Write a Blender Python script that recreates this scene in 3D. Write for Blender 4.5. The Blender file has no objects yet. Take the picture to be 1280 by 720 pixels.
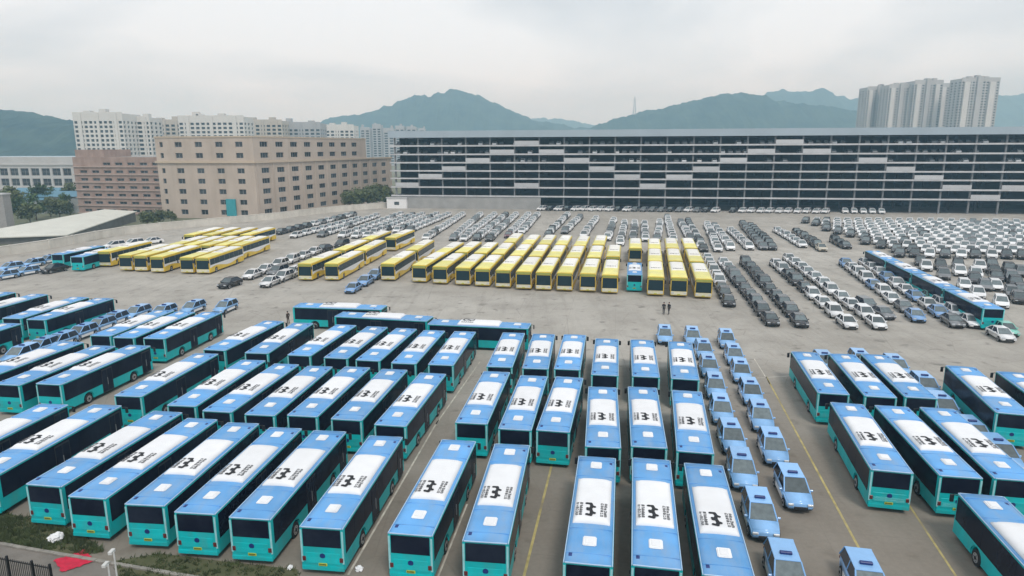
import bpy, bmesh, math, random
from mathutils import Matrix, Vector
import numpy as np

random.seed(7)
SC = bpy.context.scene
C = SC.collection
R = math.radians
# ------------------------------------------------------------------ camera
F, PITCH, ROLL, CAMH = 842.0, R(11.8), R(-0.2), 23.2      # focal length in pixels of the 1280 px photo
cd = bpy.data.cameras.new('camera')
cam = bpy.data.objects.new('camera', cd); C.objects.link(cam)
cd.sensor_width = 36.0; cd.lens = F / 1280 * 36.0
cd.clip_start = 0.5; cd.clip_end = 20000
cam.matrix_world = (Matrix.Translation((0, 0, CAMH)) @ Matrix.Rotation(math.pi / 2 - PITCH, 4, 'X')
                    @ Matrix.Rotation(ROLL, 4, 'Z'))
SC.camera = cam

# ------------------------------------------------------------------ light
SUN_EL, SUN_ROT = R(55), R(160)
w = bpy.data.worlds.new('World'); SC.world = w; w.use_nodes = True
nt = w.node_tree; nt.nodes.clear()
N = nt.nodes.new; L = nt.links.new
wo = N('ShaderNodeOutputWorld')
sky = N('ShaderNodeTexSky'); sky.sky_type = 'NISHITA'; sky.sun_disc = False
sky.sun_elevation = SUN_EL; sky.sun_rotation = SUN_ROT
bg1 = N('ShaderNodeBackground'); bg1.inputs[1].default_value = 0.08
L(sky.outputs[0], bg1.inputs[0])
tc = N('ShaderNodeTexCoord')
mp = N('ShaderNodeMapping'); mp.inputs['Scale'].default_value = (1.2, 1.2, 4.0)
L(tc.outputs['Generated'], mp.inputs[0])
nz = N('ShaderNodeTexNoise'); nz.inputs['Scale'].default_value = 1.5; nz.inputs['Detail'].default_value = 7
nz.inputs['Roughness'].default_value = 0.5; nz.inputs['Distortion'].default_value = 0.4
L(mp.outputs[0], nz.inputs['Vector'])
cr = N('ShaderNodeValToRGB')
cr.color_ramp.elements[0].position = 0.36; cr.color_ramp.elements[0].color = (0.47, 0.53, 0.60, 1)
cr.color_ramp.elements[1].position = 0.62; cr.color_ramp.elements[1].color = (0.89, 0.945, 0.99, 1)
L(nz.outputs[0], cr.inputs[0])
bg2 = N('ShaderNodeBackground'); bg2.inputs[1].default_value = 0.85
L(cr.outputs[0], bg2.inputs[0])
mx = N('ShaderNodeMixShader'); mx.inputs[0].default_value = 0.9
L(bg1.outputs[0], mx.inputs[1]); L(bg2.outputs[0], mx.inputs[2]); L(mx.outputs[0], wo.inputs[0])

sd = bpy.data.lights.new('sun', 'SUN'); sd.energy = 1.3; sd.angle = R(14); sd.color = (1.0, 0.965, 0.91)
so = bpy.data.objects.new('sun', sd); C.objects.link(so)
# direction to the sun (sky rotation is measured clockwise from +Y)
sv = Vector((math.sin(SUN_ROT) * math.cos(SUN_EL), math.cos(SUN_ROT) * math.cos(SUN_EL), math.sin(SUN_EL)))
so.rotation_euler = sv.to_track_quat('Z', 'Y').to_euler()
so.location = (0, 0, 300)

SC.view_settings.view_transform = 'Standard'; SC.view_settings.look = 'None'
SC.view_settings.gamma = 1.0; SC.view_settings.exposure = 0.45
SC.render.engine = 'CYCLES'
SC.cycles.use_denoising = True
SC.cycles.max_bounces = 5; SC.cycles.diffuse_bounces = 3; SC.cycles.glossy_bounces = 2
SC.cycles.transmission_bounces = 2; SC.cycles.volume_bounces = 3

# ------------------------------------------------------------------ pixel of the photo -> point on the plane z
def at(u, v, z=0.0):
    X, Y = u - 640.0, v - 360.0
    c, s = math.cos(-ROLL), math.sin(-ROLL)
    X, Y = X * c - Y * s, X * s + Y * c
    c, s = math.cos(PITCH), math.sin(PITCH)
    t = (z - CAMH) / (-s * F - c * Y)
    return Vector((X * t, (c * F - s * Y) * t, z))
def at_depth(u, v, d):
    X, Y = u - 640.0, v - 360.0
    c, s = math.cos(-ROLL), math.sin(-ROLL)
    X, Y = X * c - Y * s, X * s + Y * c
    c, s = math.cos(PITCH), math.sin(PITCH)
    t = d / (c * F - s * Y)
    return Vector((X * t, d, CAMH + (-s * F - c * Y) * t))

# ------------------------------------------------------------------ materials
MATS = {}
def mat(name, col, rough=0.6, metal=0.0, var=0.12, scale=3.0, spec=0.4, coat=0.0, dirt_or_refl=None, dirt_or_refl_amt=0.0, bump=0.0, objrand=0.0, detail=5, run=None):
    if name in MATS: return MATS[name]
    m = bpy.data.materials.new(name); m.use_nodes = True
    n = m.node_tree.nodes; l = m.node_tree.links
    b = n['Principled BSDF']
    b.inputs['Roughness'].default_value = rough; b.inputs['Metallic'].default_value = metal
    b.inputs['Specular IOR Level'].default_value = spec; b.inputs['Coat Weight'].default_value = coat
    b.inputs['Coat Roughness'].default_value = 0.12
    t = n.new('ShaderNodeTexCoord')
    z = n.new('ShaderNodeTexNoise'); z.inputs['Scale'].default_value = scale; z.inputs['Detail'].default_value = detail
    oi0 = n.new('ShaderNodeObjectInfo'); of = n.new('ShaderNodeVectorMath'); of.operation = 'SCALE'; of.inputs[0].default_value = (57, 31, 83)
    l.new(oi0.outputs['Random'], of.inputs['Scale']); av = n.new('ShaderNodeVectorMath'); av.operation = 'ADD'
    l.new(t.outputs['Object'], av.inputs[0]); l.new(of.outputs[0], av.inputs[1]); OV = av.outputs[0]
    l.new(OV, z.inputs['Vector'])
    mr = n.new('ShaderNodeMapRange'); mr.inputs[1].default_value = 0.3; mr.inputs[2].default_value = 0.7
    mr.inputs[3].default_value = 1 - var; mr.inputs[4].default_value = 1 + var
    l.new(z.outputs[0], mr.inputs[0])
    val = mr.outputs[0]
    if objrand:
        oi = n.new('ShaderNodeObjectInfo')
        m2 = n.new('ShaderNodeMapRange'); m2.inputs[3].default_value = 1 - objrand; m2.inputs[4].default_value = 1 + objrand
        l.new(oi.outputs['Random'], m2.inputs[0])
        mu = n.new('ShaderNodeMath'); mu.operation = 'MULTIPLY'
        l.new(val, mu.inputs[0]); l.new(m2.outputs[0], mu.inputs[1]); val = mu.outputs[0]
    vm = n.new('ShaderNodeVectorMath'); vm.operation = 'SCALE'
    vm.inputs[0].default_value = col[:3]
    l.new(val, vm.inputs['Scale'])
    out = vm.outputs[0]
    if dirt_or_refl:
        z2 = n.new('ShaderNodeTexNoise'); z2.inputs['Scale'].default_value = scale * 0.35; z2.inputs['Detail'].default_value = 8
        z2.inputs['Roughness'].default_value = 0.65
        if run:     # rain streaks: stretch the dirt along the given axis
            ms = n.new('ShaderNodeMapping'); ms.inputs['Scale'].default_value = run; l.new(OV, ms.inputs[0]); l.new(ms.outputs[0], z2.inputs['Vector'])
        else: l.new(OV, z2.inputs['Vector'])
        r2 = n.new('ShaderNodeMapRange'); r2.inputs[1].default_value = 0.45; r2.inputs[2].default_value = 0.75
        r2.inputs[3].default_value = 0; r2.inputs[4].default_value = dirt_or_refl_amt
        l.new(z2.outputs[0], r2.inputs[0])
        mixn = n.new('ShaderNodeMix'); mixn.data_type = 'RGBA'
        l.new(r2.outputs[0], mixn.inputs[0]); l.new(out, mixn.inputs[6]); mixn.inputs[7].default_value = (*dirt_or_refl, 1)
        out = mixn.outputs[2]
    l.new(out, b.inputs['Base Color'])
    if bump:
        bp = n.new('ShaderNodeBump'); bp.inputs['Strength'].default_value = bump; bp.inputs['Distance'].default_value = 0.03
        l.new(z.outputs[0], bp.inputs['Height']); l.new(bp.outputs[0], b.inputs['Normal'])
    MATS[name] = m
    return m

teal = mat('teal_paint', (0.004, 0.46, 0.48), 0.4, var=0.10, scale=0.8, coat=0.1, spec=.25, dirt_or_refl=(0.09, 0.25, 0.22), dirt_or_refl_amt=0.4, run=(5, 5, .8), objrand=0.06)
roofblue = mat('blue_roof_paint', (0.135, 0.36, 0.68), 0.6, var=0.09, scale=0.7, spec=0.2, dirt_or_refl=(0.27, 0.36, 0.48), dirt_or_refl_amt=0.65, run=(4, 1.2, 1), objrand=0.12)
trimblue = mat('pale_blue_trim', (0.40, 0.56, 0.74), 0.4, var=0.06)
tint = mat('tinted_glass', (0.006, 0.008, 0.020), 0.22, var=0.2, scale=0.6, spec=0.07, dirt_or_refl=(0.03, 0.04, 0.06), dirt_or_refl_amt=0.7)  # bluish blotches mixed into the colour imitate faint reflections
tint_w = mat('windscreen_glass', (0.015, 0.035, 0.045), 0.12, var=0.1, spec=0.2)
coverwhite = mat('white_cover', (0.78, 0.78, 0.79), 0.7, var=0.035, scale=1.2, dirt_or_refl=(0.62, 0.61, 0.58), dirt_or_refl_amt=0.25, bump=0.15, objrand=0.04)
white = mat('white_paint', (0.80, 0.80, 0.80), 0.35, var=0.05, coat=0.3, objrand=0.06)
ink = mat('black_print', (0.012, 0.012, 0.014), 0.6, var=0.1)
ink2 = mat('grey_print', (0.045, 0.045, 0.05), 0.6, var=0.1)
rubber = mat('rubber', (0.015, 0.015, 0.016), 0.8, var=0.2)
alloy = mat('wheel_metal', (0.50, 0.50, 0.51), 0.4, 0.6, var=0.1)
redlamp = mat('red_lamp', (0.12, 0.02, 0.02), 0.3, var=0.05)
lampglass = mat('headlamp_glass', (0.55, 0.58, 0.60), 0.15, var=0.05)
plate_g = mat('plate_yellow_green', (0.50, 0.55, 0.06), 0.5, var=0.1)
dark = mat('dark_plastic', (0.02, 0.021, 0.024), 0.6, var=0.15)
yel = mat('yellow_paint', (0.80, 0.55, 0.03), 0.35, var=0.08, scale=0.8, coat=0.3, dirt_or_refl=(0.45, 0.36, 0.18), dirt_or_refl_amt=0.3, objrand=0.06)
yelroof = mat('yellow_roof_paint', (0.76, 0.70, 0.21), 0.5, var=0.08, scale=0.8, dirt_or_refl=(0.55, 0.52, 0.38), dirt_or_refl_amt=0.5, objrand=0.10)
olive = mat('olive_band', (0.34, 0.36, 0.08), 0.4, var=0.08)
cream = mat('cream_paint', (0.70, 0.66, 0.48), 0.4, var=0.06, objrand=0.05)
taxiblue = mat('pale_blue_paint', (0.25, 0.48, 0.80), 0.3, var=0.05, coat=0.5, objrand=0.10)
taxisign = mat('deep_blue_sign', (0.01, 0.03, 0.16), 0.4, var=0.1)
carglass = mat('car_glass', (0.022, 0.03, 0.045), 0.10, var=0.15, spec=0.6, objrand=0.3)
carscreen = mat('car_windscreen', (0.115, 0.14, 0.145), 0.10, var=0.2, spec=0.6, objrand=0.35)  # sky reflection on the raked glass is put into this grey
carwhite = mat('car_white', (0.80, 0.80, 0.80), 0.3, var=0.04, coat=0.5, objrand=0.10)
carblack = mat('car_black', (0.022, 0.022, 0.024), 0.25, var=0.1, coat=0.5, objrand=0.3, dirt_or_refl=(0.16, 0.15, 0.14), dirt_or_refl_amt=0.5)
cargrey = mat('car_grey', (0.20, 0.205, 0.21), 0.3, 0.3, var=0.1, coat=0.5, objrand=0.25)
carblue = mat('car_blue', (0.20, 0.36, 0.62), 0.3, var=0.06, coat=0.5, objrand=0.1)
cargreen = mat('car_mint', (0.22, 0.56, 0.46), 0.3, var=0.06, coat=0.5)
carred = mat('car_maroon', (0.13, 0.03, 0.04), 0.3, var=0.08, coat=0.5)
carbeige = mat('car_beige', (0.55, 0.50, 0.40), 0.3, var=0.06, coat=0.5)
steel = mat('galvanised_steel', (0.38, 0.39, 0.40), 0.5, 0.5, var=0.1)
blackmetal = mat('black_metal', (0.015, 0.015, 0.016), 0.5, 0.3, var=0.1)

# ------------------------------------------------------------------ mesh helpers
class MB:
    def __init__(s): s.v = []; s.f = []; s.m = []
    def quad(s, pts, mi=0):
        i = len(s.v); s.v += [tuple(p) for p in pts]; s.f.append(tuple(range(i, i + len(pts)))); s.m.append(mi)
    def box(s, x0, x1, y0, y1, z0, z1, mi=0, M=None):
        P = [(x0, y0, z0), (x1, y0, z0), (x1, y1, z0), (x0, y1, z0), (x0, y0, z1), (x1, y0, z1), (x1, y1, z1), (x0, y1, z1)]
        if M is not None: P = [tuple(M @ Vector(p)) for p in P]
        i = len(s.v); s.v += P
        for q in ((0, 3, 2, 1), (4, 5, 6, 7), (0, 1, 5, 4), (1, 2, 6, 5), (2, 3, 7, 6), (3, 0, 4, 7)):
            s.f.append(tuple(i + k for k in q)); s.m.append(mi)
    def frustum(s, b, t, z0, z1, mis=(0, 0, 0, 0, 0, 0)):
        # b,t = (x0,x1,y0,y1) at z0,z1 ; mis: bottom, top, -y, +x, +y, -x
        P = [(b[0], b[2], z0), (b[1], b[2], z0), (b[1], b[3], z0), (b[0], b[3], z0),
             (t[0], t[2], z1), (t[1], t[2], z1), (t[1], t[3], z1), (t[0], t[3], z1)]
        i = len(s.v); s.v += P
        for q, mi in zip(((0, 3, 2, 1), (4, 5, 6, 7), (0, 1, 5, 4), (1, 2, 6, 5), (2, 3, 7, 6), (3, 0, 4, 7)), mis):
            s.f.append(tuple(i + k for k in q)); s.m.append(mi)
    def prism_x(s, outline, x0, x1, mi=0):      # outline of (y,z), counter-clockwise seen from +x
        n = len(outline); i = len(s.v)
        s.v += [(x0, y, z) for y, z in outline] + [(x1, y, z) for y, z in outline]
        s.f.append(tuple(i + k for k in reversed(range(n)))); s.m.append(mi)
        s.f.append(tuple(i + n + k for k in range(n))); s.m.append(mi)
        for k in range(n):
            a, b = k, (k + 1) % n
            s.f.append((i + a, i + b, i + n + b, i + n + a)); s.m.append(mi)
    def cyl(s, p0, p1, r0, r1=None, n=12, mi=0, caps=True):
        r1 = r0 if r1 is None else r1
        p0 = Vector(p0); p1 = Vector(p1); d = (p1 - p0).normalized()
        a = d.orthogonal().normalized(); b = d.cross(a)
        i = len(s.v)
        for p, r in ((p0, r0), (p1, r1)):
            for k in range(n):
                t = 2 * math.pi * k / n
                s.v.append(tuple(p + a * (r * math.cos(t)) + b * (r * math.sin(t))))
        for k in range(n):
            s.f.append((i + k, i + (k + 1) % n, i + n + (k + 1) % n, i + n + k)); s.m.append(mi)
        if caps:
            s.f.append(tuple(i + k for k in reversed(range(n)))); s.m.append(mi)
            s.f.append(tuple(i + n + k for k in range(n))); s.m.append(mi)
    def mesh(s, name, mats, bevel=0.0, segs=2, angle=40, smooth=False):
        me = bpy.data.meshes.new(name)
        me.from_pydata(s.v, [], s.f)
        for m in (mats if isinstance(mats, (list, tuple)) else [mats]): me.materials.append(m)
        me.polygons.foreach_set('material_index', s.m)
        if bevel > 0:
            bm = bmesh.new(); bm.from_mesh(me)
            bmesh.ops.remove_doubles(bm, verts=bm.verts, dist=1e-5)
            es = [e for e in bm.edges if len(e.link_faces) == 2 and e.calc_face_angle(0) > R(angle)]
            bmesh.ops.bevel(bm, geom=es, offset=bevel, segments=segs, affect='EDGES', clamp_overlap=True)
            bm.to_mesh(me); bm.free()
        if smooth:
            me.polygons.foreach_set('use_smooth', [True] * len(me.polygons))
        me.update()
        return me
def obj(name, me, parent=None, loc=(0, 0, 0), rz=0.0):
    o = bpy.data.objects.new(name, me); C.objects.link(o)
    o.location = loc; o.rotation_euler = (0, 0, rz)
    if parent is not None: o.parent = parent
    return o
def tag(o, label=None, cat=None, group=None, kind=None):
    if label: o['label'] = label
    if cat: o['category'] = cat
    if group: o['group'] = group
    if kind: o['kind'] = kind
    return o
def empty(name, loc=(0, 0, 0), rz=0.0):
    o = bpy.data.objects.new(name, None); C.objects.link(o); o.location = loc; o.rotation_euler = (0, 0, rz)
    o.empty_display_size = 0.5
    return o
class Kit:
    """a thing's parts as (name, mesh, loc, children) so that each copy is linked straight away"""
    def __init__(s): s.parts = []
    def add(s, name, me, loc=(0, 0, 0), rz=0, sub=()): s.parts.append((name, me, loc, rz, sub))
    def place(s, name, loc, rz):
        r = empty(name, loc, rz)
        for n, me, l, z, sub in s.parts:
            p = obj(n, me, r, l, z)
            for n2, me2, l2 in sub: obj(n2, me2, p, l2)
        return r
ORD = ['', 'first', 'second', 'third', 'fourth', 'fifth', 'sixth', 'seventh', 'eighth', 'ninth', 'tenth', 'eleventh', 'twelfth',
       'thirteenth', 'fourteenth', 'fifteenth', 'sixteenth', 'seventeenth', 'eighteenth', 'nineteenth', 'twentieth', 'twenty-first',
       'twenty-second', 'twenty-third', 'twenty-fourth', 'twenty-fifth', 'twenty-sixth', 'twenty-seventh', 'twenty-eighth']

# ------------------------------------------------------------------ ground
def ground_mat(name, base, dirt_or_refl, light, sc=1.0, streak=True, near_dark=False):
    m = bpy.data.materials.new(name); m.use_nodes = True
    n = m.node_tree.nodes; l = m.node_tree.links; b = n['Principled BSDF']
    b.inputs['Roughness'].default_value = 0.85; b.inputs['Specular IOR Level'].default_value = 0.25
    t = n.new('ShaderNodeTexCoord')
    def noise(scale, detail, rough, vec=None, dist=0.0):
        z = n.new('ShaderNodeTexNoise'); z.inputs['Scale'].default_value = scale; z.inputs['Detail'].default_value = detail
        z.inputs['Roughness'].default_value = rough; z.inputs['Distortion'].default_value = dist
        l.new(vec or t.outputs['Object'], z.inputs['Vector']); return z.outputs[0]
    def ramp(v, a, c, lo=0.0, hi=1.0):
        r = n.new('ShaderNodeMapRange'); r.inputs[1].default_value = a; r.inputs[2].default_value = c
        r.inputs[3].default_value = lo; r.inputs[4].default_value = hi; l.new(v, r.inputs[0]); return r.outputs[0]
    def mix(f, a, c):
        x = n.new('ShaderNodeMix'); x.data_type = 'RGBA'; l.new(f, x.inputs[0])
        if isinstance(a, tuple): x.inputs[6].default_value = (*a, 1)
        else: l.new(a, x.inputs[6])
        if isinstance(c, tuple): x.inputs[7].default_value = (*c, 1)
        else: l.new(c, x.inputs[7])
        return x.outputs[2]
    big = ramp(noise(0.022 * sc, 6, 0.6, dist=0.6), 0.38, 0.66)
    mid = ramp(noise(0.16 * sc, 8, 0.65), 0.42, 0.72, 0, 0.7)
    fine = ramp(noise(3.0 * sc, 6, 0.7), 0.25, 0.75, 0.90, 1.10)
    c = mix(big, base, light)
    c = mix(mid, c, dirt_or_refl)
    if streak:   # tyre tracks running along the parking lanes
        mpn = n.new('ShaderNodeMapping'); mpn.inputs['Rotation'].default_value = (0, 0, R(9)); mpn.inputs['Scale'].default_value = (1.0, 0.05, 1)
        l.new(t.outputs['Object'], mpn.inputs[0])
        st = ramp(noise(0.8, 4, 0.6, mpn.outputs[0]), 0.52, 0.75, 0, 0.5)
        c = mix(st, c, dirt_or_refl)
        bt = n.new('ShaderNodeTexBrick'); bt.inputs['Scale'].default_value = 1.0; bt.inputs['Mortar Size'].default_value = .035; bt.inputs['Brick Width'].default_value = 6.5
        bt.inputs['Row Height'].default_value = 5.0; bt.offset = 0.0; bt.inputs['Color1'].default_value = (0, 0, 0, 1); bt.inputs['Color2'].default_value = (.25, .25, .25, 1); bt.inputs['Mortar'].default_value = (1, 1, 1, 1)
        m3 = n.new('ShaderNodeMapping'); m3.inputs['Rotation'].default_value = (0, 0, R(9)); l.new(t.outputs['Object'], m3.inputs[0]); l.new(m3.outputs[0], bt.inputs['Vector'])
        c = mix(ramp(bt.outputs[0], 0, 1, 0, .42), c, dirt_or_refl)
        vo = n.new('ShaderNodeTexVoronoi'); vo.feature = 'DISTANCE_TO_EDGE'; vo.inputs['Scale'].default_value = .13; l.new(t.outputs['Object'], vo.inputs['Vector'])
        c = mix(ramp(vo.outputs[0], 0.0, .006, .35, 0.0), c, tuple(x * .6 for x in dirt_or_refl))
        sp = ramp(noise(0.55, 3, 0.5), 0.60, 0.72, 0, 0.6)
        c = mix(sp, c, tuple(x * 0.55 for x in dirt_or_refl))
    if near_dark:     # the yard concrete turns darker brown towards its near end
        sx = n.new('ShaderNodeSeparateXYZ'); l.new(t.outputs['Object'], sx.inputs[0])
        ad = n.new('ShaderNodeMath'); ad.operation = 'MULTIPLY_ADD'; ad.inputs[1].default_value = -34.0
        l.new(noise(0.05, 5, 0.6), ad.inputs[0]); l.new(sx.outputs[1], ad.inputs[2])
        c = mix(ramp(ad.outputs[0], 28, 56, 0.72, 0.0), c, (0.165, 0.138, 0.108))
    vm = n.new('ShaderNodeVectorMath'); vm.operation = 'SCALE'; l.new(c, vm.inputs[0]); l.new(fine, vm.inputs['Scale'])
    l.new(vm.outputs[0], b.inputs['Base Color'])
    bp = n.new('ShaderNodeBump'); bp.inputs['Strength'].default_value = 0.25; bp.inputs['Distance'].default_value = 0.02
    l.new(noise(6.0 * sc, 5, 0.7), bp.inputs['Height']); l.new(bp.outputs[0], b.inputs['Normal'])
    return m
lotmat = ground_mat('yard_concrete', (0.375, 0.35, 0.31), (0.25, 0.23, 0.20), (0.46, 0.435, 0.39), near_dark=True)
landmat = ground_mat('land', (0.15, 0.16, 0.10), (0.09, 0.11, 0.06), (0.22, 0.21, 0.17), 0.3, False)
pathmat = ground_mat('path_concrete', (0.19, 0.17, 0.15), (0.11, 0.10, 0.085), (0.24, 0.22, 0.195), 3.0, False)
dirtmat = ground_mat('verge_soil', (0.085, 0.09, 0.045), (0.05, 0.065, 0.02), (0.13, 0.12, 0.07), 6.0, False)
def sheet(name, pts, z, m):
    b = MB(); b.quad([(p[0], p[1], z) for p in pts]); o = obj(name, b.mesh(name, m)); tag(o, kind='structure'); return o
sheet('terrain', [(-4800, -55), (4800, -55), (4800, 4800), (-4800, 4800)], -0.02, landmat)
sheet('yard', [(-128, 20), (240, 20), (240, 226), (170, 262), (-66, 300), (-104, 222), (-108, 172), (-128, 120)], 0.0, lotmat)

# painted markings
ylines = mat('yellow_marking', (0.44, 0.36, 0.14), 0.7, var=0.3, scale=1.5, dirt_or_refl=(0.20, 0.17, 0.12), dirt_or_refl_amt=0.95)
wlines = mat('worn_white_marking', (0.52, 0.49, 0.42), 0.7, var=0.3, scale=1.5, dirt_or_refl=(0.30, 0.26, 0.21), dirt_or_refl_amt=0.9)
def marking(p, q, wd, m, ext=0.0):
    a = at(*p); c = at(*q); d = (c - a).normalized(); a = a - d * ext; c = c + d * ext; s = Vector((-d.y, d.x, 0)) * wd / 2
    sheet('lane_marking', [a - s, c - s, c + s, a + s], 0.004, m)
marking((688, 588), (655, 720), 0.16, ylines, 2)
marking((960, 475), (1078, 693), 0.15, ylines, 1)
marking((1138, 634), (1195, 720), 0.13, ylines, 1)
marking((443, 705), (545, 530), 0.13, wlines, 1)
marking((545, 530), (600, 452), 0.13, wlines)
marking((548, 720), (580, 640), 0.11, wlines, 1)
marking((940, 473), (985, 470), 0.13, wlines, 1)
marking((960, 476), (945, 452), 0.10, wlines, 1)

# verge at the bottom left: kerb line, path, grass
k0, k1, k2 = at(-30, 674), at(60, 690), at(190, 712)
kd = (k2 - k0).normalized(); kn = Vector((kd.y, -kd.x, 0))         # towards the camera
ka, kb = k0 - kd * 6, k0 + kd * 30
sheet('path', [ka + kn * 0.25, kb + kn * 0.25, kb + kn * 6.5, ka + kn * 6.5], 0.012, pathmat)
b = MB()
P = Matrix.Translation(ka) @ Matrix.Rotation(math.atan2(kd.y, kd.x), 4, 'Z')
for i in range(36):
    b.box(i * 1.0 + 0.01, i * 1.0 + 0.98, -0.22 + random.uniform(-.01, .01), 0.0, 0, 0.13 + random.uniform(-.01, .01), 0, P)
o = obj('kerb', b.mesh('kerb', mat('kerb_stone', (0.27, 0.25, 0.22), 0.8, var=0.25, scale=2.0), 0.015, 1)); tag(o, kind='structure')
va, vb = at(-60, 640), at(118, 690)
vpts = [at(-60, 655), at(0, 640), at(60, 652), at(110, 672), at(130, 690), at(100, 694), at(0, 679), at(-60, 668)]
sheet('verge', vpts, 0.008, dirtmat)
vp2 = [at(145, 701), at(200, 692), at(280, 702), at(372, 712), at(372, 745), at(150, 745)]
sheet('verge', vp2, 0.016, dirtmat)
leafm = mat('grass_blades', (0.05, 0.068, 0.022), 0.7, var=0.4, scale=1.0)
def inside(p, poly):
    c = False; n = len(poly)
    for i in range(n):
        a, d = poly[i], poly[i - 1]
        if (a.y > p[1]) != (d.y > p[1]) and p[0] < (d.x - a.x) * (p[1] - a.y) / (d.y - a.y) + a.x: c = not c
    return c
b = MB()
def tufts(poly, count, hmax):
    xs = [p.x for p in poly]; ys = [p.y for p in poly]; k = 0
    while k < count:
        p = (random.uniform(min(xs), max(xs)), random.uniform(min(ys), max(ys)))
        if not inside(p, poly) or random.random() > 0.25 + 0.75 * (math.sin(p[0] * 1.7) * math.sin(p[1] * 2.3 + 1) > -0.1): k += 1 if random.random() < .3 else 0; continue
        k += 1
        for _ in range(7):
            a = random.uniform(0, 6.28); h = random.uniform(.4, 1) * hmax; lx, ly = math.cos(a) * h * .6, math.sin(a) * h * .6
            x = p[0] + random.uniform(-.12, .12); y = p[1] + random.uniform(-.12, .12); ww = 0.03
            b.quad([(x - ww, y, 0.01), (x + ww, y, 0.01), (x + lx, y + ly, h)])
tufts(vpts, 1300, 0.35); tufts(vp2, 450, 0.26)
tag(obj('grass', b.mesh('grass', leafm)), 'weedy green grass along the kerb at the bus yard edge', 'grass', kind='stuff')

# ------------------------------------------------------------------ blue city bus
def arch_outline(L2, zb, zt, axles, r, zc):
    """side outline (y,z), counter-clockwise seen from +x, wheel arches cut out of the bottom edge"""
    pts = [(-L2, zb)]
    for a in sorted(axles):
        dz = zb - zc; h = math.sqrt(max(r * r - dz * dz, 0))
        a0 = math.atan2(dz, -h); a1 = math.atan2(dz, h)
        a0 = a0 if a0 > 0 else a0 + 2 * math.pi
        for k in range(9):
            t = a0 + (a1 - a0) * k / 8
            pts.append((a + r * math.cos(t), zc + r * math.sin(t)))
    pts += [(L2, zb), (L2, zt), (-L2, zt)]
    return pts
def wheel_mesh(r, wd, n=18):
    b = MB(); b.cyl((-wd / 2, 0, 0), (wd / 2, 0, 0), r, n=n); return b.mesh('tyre', rubber, min(.03, r * .08), 1, 50)
def rim_mesh(r, wd, n=14):
    b = MB(); b.cyl((-wd / 2 - .012, 0, 0), (wd / 2 + .012, 0, 0), r, n=n, mi=0)
    for s in (-1, 1):
        b.cyl((s * (wd / 2 + .012), 0, 0), (s * (wd / 2 + .05), 0, 0), r * .42, r * .3, n=10, mi=1)
        for k in range(6):
            t = k * math.pi / 3
            b.cyl((s * (wd / 2 + .013), r * .7 * math.cos(t), r * .7 * math.sin(t)), (s * (wd / 2 + .016), r * .7 * math.cos(t), r * .7 * math.sin(t)), r * .14, n=6, mi=1)
    return b.mesh('rim', [alloy, dark])
AX = (-3.05, 3.05)
def glyphs(b, x0, y0, rows, cols, cw, ch, seed, surf, mi=0):
    """small unreadable characters: a few strokes each, columns run along y"""
    rn = random.Random(seed)
    for r_ in range(rows):
        for c_ in range(cols):
            gx = x0 + r_ * cw * 1.25; gy = y0 + c_ * ch * 1.12; z = max(surf(gx), surf(gx + cw)) + .004
            th = cw * 0.19
            for k in range(3):
                xx = gx + cw * (0.08 + 0.38 * k)
                if rn.random() < .8: b.box(xx, xx + th, gy + ch * rn.uniform(0, .25), gy + ch * rn.uniform(.7, .95), z, z + .004, mi)
            for k in range(3):
                yy = gy + ch * (0.05 + 0.38 * k)
                if rn.random() < .7: b.box(gx + cw * rn.uniform(0, .2), gx + cw * rn.uniform(.7, .95), yy, yy + th, z + .0012, z + .0052, mi)
def strokes(b, segs, r, z, mi=0):
    k = 0
    for (p, q) in segs:
        d = Vector((q[0] - p[0], q[1] - p[1], 0)); ln = d.length; d.normalize()
        M = Matrix.Translation((p[0], p[1], 0)) @ Matrix.Rotation(math.atan2(d.y, d.x), 4, 'Z')
        k += 1; zz = z + .0008 * k
        b.box(0, ln, -r, r, zz, zz + .006, mi, M)
        for e in (p, q):
            k += 1; zz = z + .0008 * k
            b.cyl((e[0], e[1], zz), (e[0], e[1], zz + .006), r * 1.02, n=10, mi=mi)
def rounded_slab(x0, x1, y0, y1, z0, z1, m, crown=0.05, name='roof_unit', nx=8, ny=10, wob=0.0, rr=0.25):
    """soft-cornered slab with a crowned top"""
    b = MB(); rn = random.Random(5)
    def top(i, j):
        u, v = i / nx, j / ny
        x = x0 + (x1 - x0) * u; y = y0 + (y1 - y0) * v
        ex = min(u, 1 - u) * (x1 - x0); ey = min(v, 1 - v) * (y1 - y0)
        f = min(1, ex / rr) * min(1, ey / rr)
        f = 1 - (1 - f) ** 2
        return (x, y, z0 + (z1 - z0) * (0.35 + 0.65 * f) + crown * math.sin(math.pi * u) + rn.uniform(-wob, wob))
    g = [[top(i, j) for j in range(ny + 1)] for i in range(nx + 1)]
    base = len(b.v)
    for i in range(nx + 1):
        for j in range(ny + 1): b.v.append(g[i][j])
    id_ = lambda i, j: base + i * (ny + 1) + j
    for i in range(nx):
        for j in range(ny):
            b.f.append((id_(i, j), id_(i + 1, j), id_(i + 1, j + 1), id_(i, j + 1))); b.m.append(0)
    def skirt(lst):
        for a, c in zip(lst[:-1], lst[1:]):
            pa, pc = b.v[a], b.v[c]
            k = len(b.v); b.v += [(pa[0], pa[1], z0), (pc[0], pc[1], z0)]
            b.f.append((k, k + 1, c, a)); b.m.append(0)
    skirt([id_(i, 0) for i in range(nx + 1)]); skirt([id_(nx, j) for j in range(ny + 1)])
    skirt([id_(i, ny) for i in range(nx, -1, -1)]); skirt([id_(0, j) for j in range(ny, -1, -1)])
    return b.mesh(name, m, smooth=True)

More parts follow.
